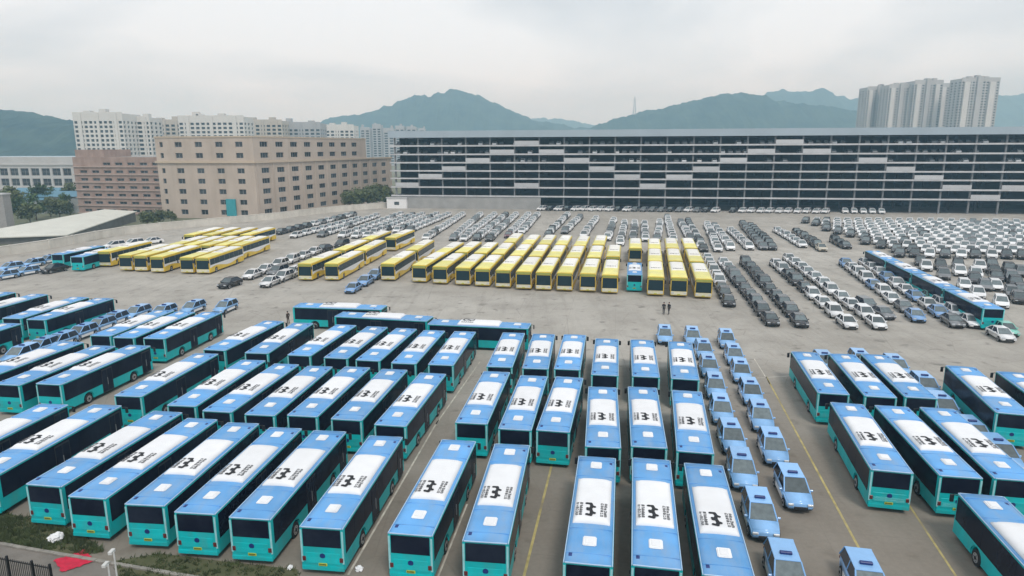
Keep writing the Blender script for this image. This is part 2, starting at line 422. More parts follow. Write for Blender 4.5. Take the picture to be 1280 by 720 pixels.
def blue_bus_kit():
    K = Kit(); W2 = 1.25; L2 = 6.0; ZR = 2.86
    b = MB(); b.prism_x(arch_outline(L2, 0.32, ZR, AX, 0.58, 0.5), -W2, W2)
    K.add('body', b.mesh('bus_body', teal, 0.07, 2, 60))
    # roof: blue crowned panel with a paler edge all round
    K.add('roof_panel', rounded_slab(-1.17, 1.17, -5.93, 5.93, ZR + .002, ZR + .07, roofblue, 0.05, 'roof_panel', 8, 12, 0, .18))
    b = MB()
    for s in (-1, 1): b.box(s * 1.212 - .026, s * 1.212 + .026, -5.98, 5.98, ZR - .03, ZR + .045)
    b.box(-1.16, 1.16, -5.99, -5.935, ZR - .03, ZR + .045); b.box(-1.16, 1.16, 5.935, 5.99, ZR - .03, ZR + .045)
    K.add('roof_trim', b.mesh('roof_trim', trimblue, .015, 1))
    b = MB(); b.box(-1.15, 1.15, -.012, .012, .03, .124); seam = b.mesh('roof_seam', roofblue); k_ = K.parts[1]
    K.parts[1] = k_[:4] + (tuple(('roof_seam', seam, (0, y, ZR)) for y in (-5.2, -2.9, 3.1, 5.3)),)
    # roof unit with its print
    zc = ZR + .07
    cov = rounded_slab(-1.02, 1.02, -2.42, 2.55, zc, zc + .24, coverwhite, .055, 'roof_unit', 14, 30, .004, .30)
    surf = lambda x: zc + .24 * (.35 + .65 * (1 - (1 - min(1, (1.02 - abs(x)) / .30)) ** 2)) + .055 * math.sin(math.pi * (x + 1.02) / 2.04)
    zt = zc + .302
    lg = MB(); q = lambda u, v: (-0.32 + u * 0.47, -1.98 + v * 1.26)
    strokes(lg, [(q(0, 1), q(.46, 1)), (q(.46, 1), q(.62, .78)), (q(.62, .78), q(.92, .72)), (q(.14, .57), q(.52, .50)), (q(.62, .78), q(.48, .55)),
                 (q(.18, .46), q(.5, .46)), (q(.5, .48), q(.66, .25)), (q(.1, .05), q(.55, 0)), (q(.55, 0), q(.66, .25)), (q(.66, .25), q(.95, .19))], .098, zt)
    logo = lg.mesh('logo', ink)
    t1 = MB(); glyphs(t1, -.93, -2.00, 2, 6, .17, .21, 3, surf); l1 = t1.mesh('lettering', ink2)
    t2 = MB(); glyphs(t2, .45, -2.03, 2, 6, .165, .22, 9, surf); l2 = t2.mesh('lettering', ink2)
    K.add('roof_unit', cov, sub=(('logo', logo, (0, 0, 0)), ('lettering', l1, (0, 0, 0)), ('lettering', l2, (0, 0, 0))))
    b = MB(); b.box(-.36, .36, -.42, .42, 0, .11); hm = b.mesh('roof_hatch', white, .05, 2)
    b = MB(); b.box(-.22, .22, -.27, .27, 0, .03); hl = b.mesh('hatch_lid', coverwhite, .01, 1)
    for y in (-4.15, 4.55): K.add('roof_hatch', hm, (0, y, ZR + .085), 0, (('hatch_lid', hl, (0, 0, .11)),))
    b = MB(); b.box(-.09, .09, -.13, .13, 0, .05); vm_ = b.mesh('roof_vent', taxisign, .015, 1)
    for x, y in ((-.92, -5.35), (.92, 5.0)): K.add('roof_vent', vm_, (x, y, ZR + .045))
    # side glazing: one dark band a side with pane joints and pillars
    for s in (-1, 1):
        b = MB(); x0 = s * (W2 - .02); x1 = s * (W2 + .012)
        ys = [-5.75, -4.3, -2.55, -0.8, 0.95, 2.7, 4.4, 5.82]
        for a, c in zip(ys[:-1], ys[1:]):
            b.box(min(x0, x1), max(x0, x1), a + .012, c - .012, 1.26, 2.76)
        b.box(min(x0, s * (W2 + .002)), max(x0, s * (W2 + .002)), -5.74, 5.81, 1.27, 2.75)
        K.add('side_window', b.mesh('side_window', tint))
    # doors on the right-hand side
    def door(y0, y1):
        b = MB(); b.box(W2 - .02, W2 + .022, y0, y1, .34, 2.62, 0)
        ym = (y0 + y1) / 2
        for a, c in ((y0 + .06, ym - .03), (ym + .03, y1 - .06)): b.box(W2 + .02, W2 + .03, a, c, .46, 2.5, 1)
        b.box(W2 + .02, W2 + .05, ym - .02, ym + .02, 1.0, 1.7, 2)
        return b.mesh('door', [dark, tint, steel])
    K.add('door', door(-1.25, .15)); K.add('door', door(4.35, 5.6))
    # rear
    b = MB(); b.box(-1.08, 1.08, -L2 - .014, -L2 + .02, 1.72, 2.79); K.add('rear_window', b.mesh('rear_window', tint, .006, 1))
    for s in (-1, 1):
        b = MB(); b.box(s * 1.175 - .055, s * 1.175 + .055, -L2 - .012, -L2 + .02, .75, 2.72)
        K.add('corner_trim', b.mesh('corner_trim', mat('pale_teal_trim', (0.30, 0.60, 0.62), .4), .005, 1))
    b = MB(); b.box(-.98, .98, -L2 - .022, -L2 + .02, .72, 1.36, 0)
    for k in range(6): b.box(-.9, .9, -L2 - .032, -L2 - .018, .80 + k * .05, .825 + k * .05, 0)
    K.add('engine_cover', b.mesh('engine_cover', teal, .01, 1))
    b = MB(); b.cyl((0, -L2 - .03, 1.2), (0, -L2, 1.2), .16, n=16); K.add('badge', b.mesh('badge', taxisign))
    b = MB(); b.box(-.24, .24, -L2 - .045, -L2, .60, .76, 0)
    for k in range(6): b.box(-.2 + k * .068, -.2 + k * .068 + .045, -L2 - .048, -L2 - .04, .63, .73, 1)
    K.add('number_plate', b.mesh('number_plate', [plate_g, ink]))
    b = MB(); b.box(-.11, .11, -.03, .02, -.14, .14); tl = b.mesh('tail_light', redlamp, .02, 1)
    for s in (-1, 1): K.add('tail_light', tl, (s * 1.06, -L2 - .0, .98))
    b = MB(); b.box(-1.22, 1.22, -.05, .03, .30, .56); bump = b.mesh('bumper', teal, .03, 2)
    K.add('bumper', bump, (0, -L2, 0))
    # front
    b = MB(); b.box(-1.12, 1.12, L2 - .02, L2 + .016, 1.10, 2.35); K.add('windscreen', b.mesh('windscreen', tint, .006, 1))
    b = MB(); b.box(-1.0, 1.0, L2 - .02, L2 + .02, 2.42, 2.74); K.add('destination_sign', b.mesh('destination_sign', dark, .006, 1))
    K.add('bumper', bump, (0, L2 + .02, 0))
    b = MB(); b.box(-.18, .18, -.02, .03, -.1, .1); hd = b.mesh('headlight', lampglass, .02, 1)
    for s in (-1, 1): K.add('headlight', hd, (s * .92, L2, .78))
    for s in (-1, 1):
        b = MB(); b.cyl((s * 1.12, L2 - .05, 2.72), (s * 1.38, L2 + .28, 2.62), .035, n=6); b.box(s * 1.40 - .11, s * 1.40 + .11, L2 + .22, L2 + .32, 2.15, 2.62)
        K.add('mirror', b.mesh('mirror', dark, .015, 1))
    ty = wheel_mesh(.48, .28); rm = rim_mesh(.29, .28)
    for a in AX:
        for s in (-1, 1): K.add('wheel', ty, (s * 1.10, a, .48), 0, (('rim', rm, (0, 0, 0)),))
    return K
BLUE = blue_bus_kit()
def heading(a, c): return math.atan2(c.x - a.x, c.y - a.y)
HB = 2.9
def blue_bus(near, far, label, group, hd=None, blend=None):
    a = at(*near, HB) if near else None; c = at(*far, HB) if far else None
    h = R(hd) if hd is not None else heading(a, c)
    if blend is not None: h = 0.5 * h + 0.5 * R(blend)
    d = Vector((math.sin(h), math.cos(h), 0))
    if a is not None and c is not None and hd is None: p = (a + c) / 2
    elif a is not None: p = a + d * 6
    else: p = c - d * 6
    p.z = 0
    o = BLUE.place('city_bus', p, -h)
    tag(o, label, 'bus', group)
    return o
def bus_row(desc, lst, group, order='left'):
    for i, e in enumerate(lst):
        nr, fr = e[0], e[1]; kw = e[2] if len(e) > 2 else {}
        lab = f'{ORD[i + 1]} blue-roofed bus from the {order} in {desc}'
        blue_bus(nr, fr, lab, group, **kw)
G1 = 'blue-roofed city buses parked nose to tail'
bus_row('the front row by the grassy verge', [
    (None, (68, 505), dict(hd=6)), (None, (134.5, 506), dict(hd=6)), ((54.2, 606.5), (210, 514.4)), ((107.3, 622.2), (253.7, 522.9)), ((180.9, 630.5), (304, 528.8)),
    ((243.6, 640.6), (357, 535)), ((311, 648.7), (413, 538)), ((400.8, 659.9), (482.7, 545)), ((512.2, 667.9), (573.6, 550.3)), ((605.9, 680.1), (640.7, 554))], G1)
bus_row('the front row of the upright central block', [((734.7, 705.9), (746.5, 570.6)), ((821.1, 708.5), (814.1, 573.7)), ((911, 720), (879.4, 580.6))], G1)
bus_row('the middle row of the upright central block', [((588.8, 528.8), (621, 464.5)), ((643, 537.5), (667.8, 469)), ((691, 539), (712, 471)),
    ((753.8, 559), (753.5, 483.5)), ((811.5, 558.8), (803, 483.8)), ((869.4, 566.3), (858.3, 487.7))], G1)
bus_row('the back row of the upright central block', [((624, 458.8), (642.5, 415.5)), ((669, 461), (680, 417)), ((708.8, 462), (718.8, 417.8)),
    ((756, 468.5), (758.8, 423.5)), ((807.5, 471), (802.5, 424.5)), ((856.7, 473.9), (850, 427))], G1)
bus_row('the second row up from the verge', [((157.5, 496), (260, 441)), ((226.6, 507), (317, 450)), ((271, 514), (358.5, 455)), ((323.8, 518.8), (400.5, 457.5)),
    ((377.8, 519.5), (446.8, 458.8)), ((432.5, 524.5), (493.5, 461.5)), ((488, 530.8), (541, 467))], G1)
bus_row('the third row up from the verge', [((270, 436), (341, 402)), ((319, 442), (380, 403)), ((372, 445), (434, 405.3)), ((418.5, 448), (472.5, 407.8)),
    ((458.5, 451), (508.8, 410)), ((504.3, 454), (543, 413)), ((550, 457), (582, 413.5))], G1)
bus_row('the three buses parked crosswise', [((374, 381), (477, 384)), ((427, 392.5), (534, 398)), ((543, 402), (657, 407))], 'blue buses parked crosswise behind the rows')
G2 = 'blue-roofed city buses at the left of the yard'
bus_row('the row of three showing its wheels', [(None, (92, 427), dict(hd=8)), ((10, 480), (130, 432.5)), ((61.4, 479.4), (174, 432))], G2)
bus_row('the short row behind the wheel-showing three', [((125, 419.5), None, dict(hd=6)), ((154, 422), None, dict(hd=6)), ((192, 423), None, dict(hd=6))], G2)
bus_row('the farthest group at the left edge', [(None, (10, 365), dict(hd=6)), (None, (50, 367.5), dict(hd=6)), ((10, 399.5), (103.8, 370), dict(blend=6)), ((44, 399.5), (132, 372.5))], G2)
blue_bus(None, (15, 404), 'blue-roofed bus at the photo edge, its front just ahead of pale taxis', G2, hd=7)
G3 = 'blue-roofed city buses right of the yellow line'
bus_row('the back row right of the yellow line', [((1043.8, 494), (1004, 438.5)), ((1101.9, 496.5), (1051.9, 442)), ((1156.7, 501.7), (1089.8, 440), dict(blend=11)), ((1266.5, 515.5), (1201.8, 459)), (None, (1264, 465), dict(hd=14))], G3)
bus_row('the middle row right of the yellow line', [((1115.6, 589.2), (1058.3, 503.8)), ((1201.8, 596), (1114, 507.4)), ((1269.5, 598.5), (1171.6, 510.6))], G3)
blue_bus(None, (1226, 618), 'blue-roofed bus cut by the bottom right corner of the photo', G3, hd=11)
# teal ones among the yellow coaches and beside the far cars
blue_bus((793.4, 343.5), None, 'lone teal bus standing between the yellow coaches', G1, hd=10)
blue_bus((95.3, 321), None, 'teal bus at the end of the yellow coach row, left side', G2, hd=2)
blue_bus((71, 318), None, 'teal bus by the boundary wall, farthest left of the coach rows', G2, hd=6)
ra, rb = at(1089, 313, HB), at(1243, 386, HB)
rd = (ra - rb).normalized(); rh = math.atan2(rd.x, rd.y)
for i in range(4):
    p = rb + rd * (6 + i * 12.6); p.z = 0
    tag(BLUE.place('city_bus', p, -rh), f'{ORD[i + 1]} bus from the front in the single file along the white cars', 'bus', 'city buses in single file among the cars')

# ------------------------------------------------------------------ yellow coach (front is +y)
def yellow_kit(full):
    K = Kit(); W2 = 1.3; L2 = 7.3; ZR = 3.2; ax = (-4.2, 4.6)
    b = MB(); b.prism_x(arch_outline(L2, 0.3, ZR, ax, 0.58, 0.5), -W2, W2)
    K.add('body', b.mesh('coach_body', yel, 0.09, 2, 60))
    K.add('roof_panel', rounded_slab(-1.23, 1.23, -7.2, 7.2, ZR + .002, ZR + .06, yelroof, 0.05, 'roof_panel', 6, 8, 0, .18))
    cov = rounded_slab(-1.08, 1.08, -6.8, 1.4, ZR + .06, ZR + .24, mat('coach_roof_unit', (0.82, 0.80, 0.75), .6, var=.05, scale=1.0, objrand=.06, dirt_or_refl=(.66, .60, .46), dirt_or_refl_amt=.3), .05, 'roof_unit', 6, 10, 0, .2)
    t = MB(); rn = random.Random(4)
    for k in range(6): t.box(-.78 + k * .27, -.78 + k * .27 + rn.uniform(.14, .2), .4, .4 + rn.uniform(.35, .5), ZR + .296, ZR + .302)
    K.add('roof_unit', cov, sub=(('lettering', t.mesh('lettering', ink2), (0, 0, 0)),))
    # white upper side with a wave along the bottom edge
    for s in (-1, 1):
        b = MB(); n = 16
        up = [(y, 2.85) for y in (7.1, -7.1)]
        lo = []
        for k in range(n + 1):
            y = -7.1 + 14.2 * k / n
            lo.append((y, 1.12 + .30 * math.sin(k / n * 2.6 * math.pi + 1.0)))
        x0, x1 = s * (W2 - .02), s * (W2 + .006)
        b.prism_x(lo + up, min(x0, x1), max(x0, x1)); K.add('side_panel', b.mesh('side_panel', white))
        b = MB(); x1 = s * (W2 + .016)
        ys = [-6.9, -4.9, -2.9, -.9, 1.1, 3.1, 5.1, 6.95]
        for a, c in zip(ys[:-1], ys[1:]): b.box(min(x0, x1), max(x0, x1), a + .02, c - .02, 1.72, 2.86)
        K.add('side_window', b.mesh('side_window', tint_w))
    b = MB(); b.frustum((-1.18, 1.18, L2 - .03, L2 + .03), (-1.14, 1.14, L2 - .03, L2 + .012), 1.02, 2.68); K.add('windscreen', b.mesh('windscreen', tint_w, .01, 1))
    b = MB(); b.box(-1.2, 1.2, L2 - .03, L2 + .022, 2.72, 3.12); K.add('destination_sign', b.mesh('destination_sign', olive, .02, 1))
    b = MB(); b.box(-1.22, 1.22, L2 - .03, L2 + .07, .42, 1.0); K.add('bumper', b.mesh('bumper', cream, .05, 2))
    b = MB(); b.box(-.2, .2, -.02, .03, -.11, .11); hd = b.mesh('headlight', lampglass, .02, 1)
    for s in (-1, 1): K.add('headlight', hd, (s * .95, L2 + .06, .74))
    for s in (-1, 1):
        b = MB(); b.cyl((s * 1.12, L2 - .05, 2.95), (s * 1.42, L2 + .35, 2.75), .04, n=6); b.box(s * 1.44 - .11, s * 1.44 + .11, L2 + .3, L2 + .40, 2.2, 2.75)
        K.add('mirror', b.mesh('mirror', dark, .015, 1))
    if full:
        b = MB(); b.box(-.22, .22, L2 + .06, L2 + .085, .46, .60); K.add('number_plate', b.mesh('number_plate', plate_g))
        b = MB(); b.box(-1.05, 1.05, -L2 - .014, -L2 + .02, 1.9, 2.8); K.add('rear_window', b.mesh('rear_window', tint, .006, 1))
        ty = wheel_mesh(.48, .28); rm = rim_mesh(.29, .28)
        for a in ax:
            for s in (-1, 1): K.add('wheel', ty, (s * 1.10, a, .48), 0, (('rim', rm, (0, 0, 0)),))
    return K
YEL = yellow_kit(True); YEL2 = yellow_kit(False)
HY = 3.2
def coach(front, hd, label, group, full=True, p=None):
    a = p if p is not None else at(*front, HY)
    d = Vector((math.sin(R(hd)), math.cos(R(hd)), 0)); q = a + d * 7.3; q.z = 0
    tag((YEL if full else YEL2).place('coach', q, math.pi - R(hd)), label, 'coach', group)
GY = 'yellow coaches in the central rows'
cols = [((380.4, 329.6), (482.7, 289), 3), ((413.9, 329.6), (475.8, 300.4), 2), ((484.4, 329.6), (536, 300), 2), ((523.8, 331.6), (572.8, 303), 2), ((549.6, 333.3), (595, 302.3), 2),
        ((578.3, 334.7), (615.8, 303.2), 2), ((602.9, 335.9), (647.6, 292), 3), ((628.7, 337.6), (669, 293.8), 3), ((654.5, 339.3), (688.8, 294), 3), ((679.4, 340.2), (708.4, 294.6), 3),
        ((705.8, 341), (730.7, 295.5), 3), ((735, 341.9), (752, 294.6), 3), ((762.5, 343.6), (768.5, 306.6), 2),
        ((820, 346), (817.5, 298.6), 3), ((849.3, 347), (838, 298), 3), ((880.2, 348.8), (858.8, 298), 3)]
rank = ['nearest', 'middle', 'farthest']
for ci, (f, bk, n) in enumerate(cols):
    a = at(*f, HY); c = at(*bk, HY); ln = (c - a).length; h = heading(a, c)
    pitch = (ln - 14.6) / (n - 1)
    for k in range(n):
        p = a + (c - a).normalized() * pitch * k
        if ci < 13: nm = f'{ORD[ci + 1]} column from the left, long yellow coach rows'
        else: nm = f'{ORD[ci - 12]} of three columns right of the lone teal bus'
        rk = rank[k] if n == 3 else ('nearest', 'rear')[k]
        coach(None, math.degrees(h), f'{rk} yellow coach in the {nm}', GY, k == 0, p)
coach((794.3, 310), 10, 'yellow coach standing directly behind the lone teal bus', GY, False)
coach((487.8, 297), 9, 'yellow coach standing apart behind the second column of coaches', GY, False)
GL = 'yellow coaches in the left cluster'
for i, f in enumerate([(129.4, 314.4), (155.6, 319), (174.4, 319.6), (195, 321), (232.5, 321.9), (252.2, 322.3)]):
    coach(f, 3, f'{ORD[i + 1]} yellow coach from the left in the near row of the left cluster', GL)
for i, x in enumerate([213, 234, 255, 275, 294.4]):
    coach((x, 306.6), 3, f'{ORD[i + 1]} yellow coach from the left in the middle row, left cluster', GL, False)
for i, x in enumerate([236, 259, 282, 306]):
    coach((x, 293.5), 4, f'{ORD[i + 1]} yellow coach from the left in the back row, left cluster', GL, False)

# ------------------------------------------------------------------ cars (front is +y)
def car_parts(kind):
    """returns builders: body, roof, glass, lights, grille; kind 'saloon' or 'wagon'"""
    if kind == 'wagon':
        L2, W2, zt = 2.25, .90, 1.62; beltz = 1.0
        side = [(-2.25, .32)]; top = [(2.25, .32), (2.27, .58), (2.05, .80), (1.18, .97), (-2.12, 1.0), (-2.24, .72)]
        gb = (-.82, .82, -2.14, 1.16); gt = (-.66, .66, -1.86, .22)
    else:
        L2, W2, zt = 2.33, .90, 1.46; beltz = .93
        side = [(-2.3, .32)]; top = [(2.3, .32), (2.33, .55), (2.12, .72), (1.05, .90), (-1.62, .93), (-2.22, .90), (-2.33, .62)]
        gb = (-.80, .80, -1.85, 1.18); gt = (-.60, .60, -.95, .30)
    ax = (-1.38, 1.42); r = .37
    pts = [side[0]]
    o = arch_outline(2.3, .32, .4, ax, r, .33)[1:-3]
    pts += o + top
    return pts, gb, gt, beltz, zt, ax, W2
def car_mesh_set(kind):
    pts, gb, gt, bz, zt, ax, W2 = car_parts(kind)
    body = MB(); body.prism_x(pts, -W2, W2)
    gl = MB(); gl.frustum(gb, gt, bz - .03, zt - .02, (0, 0, 1, 0, 1, 0))
    rf = MB(); rf.box(gt[0] - .02, gt[1] + .02, gt[2] - .04, gt[3] + .04, zt - .035, zt)
    for sx in (0, 1):           # pillars
        for sy in (2, 3):
            p = Vector((gb[sx], gb[sy], bz - .02)); q = Vector((gt[sx], gt[sy], zt - .02)); rf.cyl(p, q, .05, n=5)
        ym = (gb[2] + gb[3]) / 2 - .15
        rf.cyl((gb[sx], ym, bz - .02), (gt[sx], ym, zt - .02), .045, n=5)
    return body, gl, rf, ax
def soften(me, a=.14):
    for v in me.vertices:      # nose and tail narrow in plan, sides lean in above the belt line
        t = max(0, (abs(v.co.y) - 1.15) / 1.15); k = 1 - a * t * t
        if v.co.z > .6: k *= 1 - .05 * (v.co.z - .6)
        v.co.x *= k
        if abs(v.co.y) > 1.6: v.co.y -= math.copysign(.16 * (abs(v.co.x) / .9) ** 3 * t, v.co.y)
    me.polygons.foreach_set('use_smooth', [True] * len(me.polygons)); me.update()
    return me
def lights_mb(kind):
    y = 2.24; h = MB(); h.box(-.17, .17, -.06, .05, -.07, .07)
    return h
class CarKit:
    def __init__(s, kind, paint, sign=False):
        body, gl, rf, ax = car_mesh_set(kind)
        K = s.K = Kit()
        K.add('body', soften(body.mesh('car_body', paint, .085, 3, 20)))
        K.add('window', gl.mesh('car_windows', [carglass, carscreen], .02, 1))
        K.add('roof', rf.mesh('car_roof', paint, .018, 2))
        hm = lights_mb(kind).mesh('headlight', lampglass, .02, 1); tm = lights_mb(kind).mesh('tail_light', redlamp, .02, 1)
        for sx in (-1, 1): K.add('headlight', hm, (sx * .60, 2.17, .64)); K.add('tail_light', tm, (sx * .62, -2.22, .74))
        g = MB(); g.box(-.42, .42, 2.24, 2.335, .38, .56); K.add('grille', g.mesh('grille', dark, .01, 1))
        for sx in (-1, 1):
            m = MB(); m.box(sx * .97 - .10, sx * .97 + .10, .74, .86, .92, 1.05); K.add('door_mirror', m.mesh('door_mirror', paint, .03, 1))
        if sign:
            b = MB(); b.box(-.32, .32, -.10, .10, 0, .15); K.add('roof_sign', b.mesh('roof_sign', taxisign, .03, 1), (0, -.35, 1.62))
            for sx in (-1, 1):
                b = MB(); b.box(min(sx * .89, sx * .907), max(sx * .89, sx * .907), -1.0, 1.02, .36, .66); K.add('side_stripe', b.mesh('side_stripe', white))
        ty = wheel_mesh(.33, .22, 14); rm = rim_mesh(.22, .22, 10)
        for a in ax:
            for sx in (-1, 1): K.add('wheel', ty, (sx * .80, a, .33), 0, (('rim', rm, (0, 0, 0)),))
        # the same car joined as one mesh for the ones that show only a few pixels
        parts = []
        for me, mi in ((K.parts[0][1], 0), (K.parts[2][1], 0)):
            parts.append((me, mi))
        f = MB()
        body2, gl2, rf2, ax2 = car_mesh_set(kind)
        f.v = list(body2.v); f.f = list(body2.f); f.m = [0] * len(f.f)
        for src, mi in ((gl2, 1), (rf2, 0)):
            o = len(f.v); f.v += src.v; f.f += [tuple(i + o for i in q) for q in src.f]; f.m += [4 if (mi and k) else mi for k in src.m]
        for a in ax2:
            for sx in (-1, 1): f.cyl((sx * .92, a, .33), (sx * .70, a, .33), .33, n=8, mi=2)
        for sx in (-1, 1): f.box(sx * .66 - .17, sx * .66 + .17, 2.2, 2.27, .58, .70, 3)
        f.box(-.48, .48, 2.27, 2.345, .38, .58, 2)
        s.mb = f; s.small = soften(f.mesh('small_car', [paint, carglass, rubber, lampglass, carscreen])); s.small.polygons.foreach_set('use_smooth', [False] * len(s.small.polygons))
        f.v = [tuple(v.co) for v in s.small.vertices]
PAINT = dict(w=(carwhite, 'white'), k=(carblack, 'black'), g=(cargrey, 'grey'), b=(carblue, 'light blue'), t=(cargreen, 'mint green'), r=(carred, 'maroon'), e=(carbeige, 'beige'))
CK = {}
for c_, (pm, nm) in PAINT.items(): CK[c_] = CarKit('saloon', pm)
TAXI = CarKit('wagon', taxiblue, True)
VK = {c_: CarKit('wagon', pm) for c_, (pm, nm) in PAINT.items() if c_ in 'wkg'}
CARZ = 1.45
# taxis: roof centres in the photo
def taxi_col(pts, desc, group, hd_default=None):
    W = [at(*p, 1.62) for p in pts]
    for i, p in enumerate(W):
        if hd_default is not None: h = R(hd_default)
        else:
            a, c = W[max(i - 1, 0)], W[min(i + 1, len(W) - 1)]
            h = heading(a, c); h = .5 * h + .5 * R(9.5)
            if math.cos(h) < 0: h += math.pi
        q = p.copy(); q.z = 0
        tag(TAXI.K.place('taxi', q, math.pi - h + R(random.uniform(-1.5, 1.5))), f'{ORD[i + 1]} pale blue taxi from the far end of {desc}', 'taxi', group)
GT = 'pale blue taxis with dark roof signs'
taxi_col([(866, 412), (880, 428), (886.5, 448), (894.5, 472), (902, 500), (915, 533), (928, 572), (951, 626), (984, 697)], 'the column touching the buses', GT, 10)
taxi_col([(908.5, 415.2), (918, 434.3), (926.5, 454), (939, 479), (951.4, 508), (967, 545), (992.3, 594)], 'the column beside the yellow line', GT, 10.5)
taxi_col([(831.3, 410)], 'the gap behind central buses', GT, 10)
taxi_col([(1085, 710)], 'the bottom photo edge', GT, 11)
taxi_col([(1121, 448), (1157.5, 471), (1180, 497), (1218, 529), (1251, 553)], 'the right-hand bus gap', GT, 11)
taxi_col([(1032, 443)], 'the spot behind right-hand buses', GT, 11)
taxi_col([(1077, 441)], 'a gap behind right-hand buses', GT, 11)
taxi_col([(141, 391), (124, 398), (100, 407), (73, 417), (50, 424), (24, 433)], 'the line between the left bus groups', GT, 7)
taxi_col([(203, 382), (240, 377), (281, 376)], 'the trio behind the short buses', GT, 8)
taxi_col([(170, 383)], 'the left side of that trio', GT, 8)
taxi_col([(60, 319), (40, 323.5), (12, 328)], 'the row by the boundary wall', GT, 20)
taxi_col([(32, 333), (5, 338)], 'the outer pair by the boundary wall', GT, 20)

# saloons: chains given by the roof centre of the first and the last car
CARS = []     # (position, heading, colour, label, detailed)
def chain(f, bk, pat, desc, step=5.3, jit=.15, detail=False, rep=None):
    a = at(*f, CARZ); c = at(*bk, CARZ); h = heading(a, c); ln = (c - a).length
    n = max(2, round(ln / step) + 1)
    for i in range(n):
        p = a + (c - a) * (i / (n - 1)); p.z = 0
        p.x += random.uniform(-jit, jit); p.y += random.uniform(-jit, jit)
        col = pat[i] if i < len(pat) else random.choice(rep or pat[-1])
        CARS.append((p, h, col, (lambda i=i, col=col: f'{ORD[min(i + 1, 28)]} car from the front, {PAINT[col][1]}, {desc}'), detail))
chain((910.8, 369), (884, 318), 'kkgwwww', 'the short column right of the yellow coaches', 5.3, .1, True)
chain((962.5, 390.8), (905, 323.3), 'kkkkkkgg', 'the inner of two black columns', 5.2, .1, True, 'gw')
chain((999, 392.5), (933, 323.3), 'kkkkkkkkkkkk', 'the outer of two black columns', 5.2, .1, True, 'kg')
chain((1059.4, 394.3), (971, 325), 'wwwwkkkw', 'the white column beside the outer black one', 5.3, .12, True, 'w')
chain((1096.4, 395.3), (986.7, 318.3), 'wwwwwwwwwww', 'the white column ending at a grey pair', 5.3, .12, True)
chain((1104, 383.6), (1084, 374), 'gg', 'the grey pair beside the white column', 5.3, 0, True)
chain((1145, 386.5), (1057.5, 324.3), 'bgwwbwwwbwwww', 'the line whose front car is light blue', 5.3, .12, True)
chain((1191.7, 393.3), (1083, 324), 'gbwbwwbwwwbww', 'the line headed by a grey car', 5.3, .12, True, 'wwb')
chain((1213, 393.3), (1100, 324.5), 'wwwtwtwwwtwww', 'the line against the file of buses', 5.3, .12, True, 'wwt')
CARS.append((Vector((*at(1252, 409, CARZ)[:2], 0)), R(14), 'w', lambda: 'white car standing alone in front of the bus file', True))
CARS.append((Vector((*at(1258, 403, CARZ)[:2], 0)), R(12), 't', lambda: 'mint green car behind the lone white front car', True))
# cars near the left coach cluster
def single(p, col, hd, lab, detail=True): CARS.append((Vector((*at(*p, CARZ)[:2], 0)), R(hd), col, (lambda: lab), detail))
single((287, 348), 'k', 14, 'black car alone in front of the left yellow cluster')
chain((315, 338), (393, 310), 'wwwwww', 'the upper white line beside the left coach cluster', 5.2, .2, True)
chain((405, 306.4), (427, 301), 'kkk', 'the black trio ending the upper white line', 5.2, .1, True)
chain((337.5, 346.5), (367, 335.6), 'www', 'the lower white line before the yellow columns', 5.0, .2, True)
single((347, 334), 'g', 14, 'grey car between two white lines by the coaches')
chain((441.4, 353.7), (468.9, 338.2), 'bbb', 'the blue trio between the yellow coaches', 5.2, .1, True)
single((67, 331), 'k', 18, 'dark car beside the left teal bus')
chain((142, 303), (189, 297.5), 'wwww', 'the white line below the boundary wall', 5.0, .2, False)
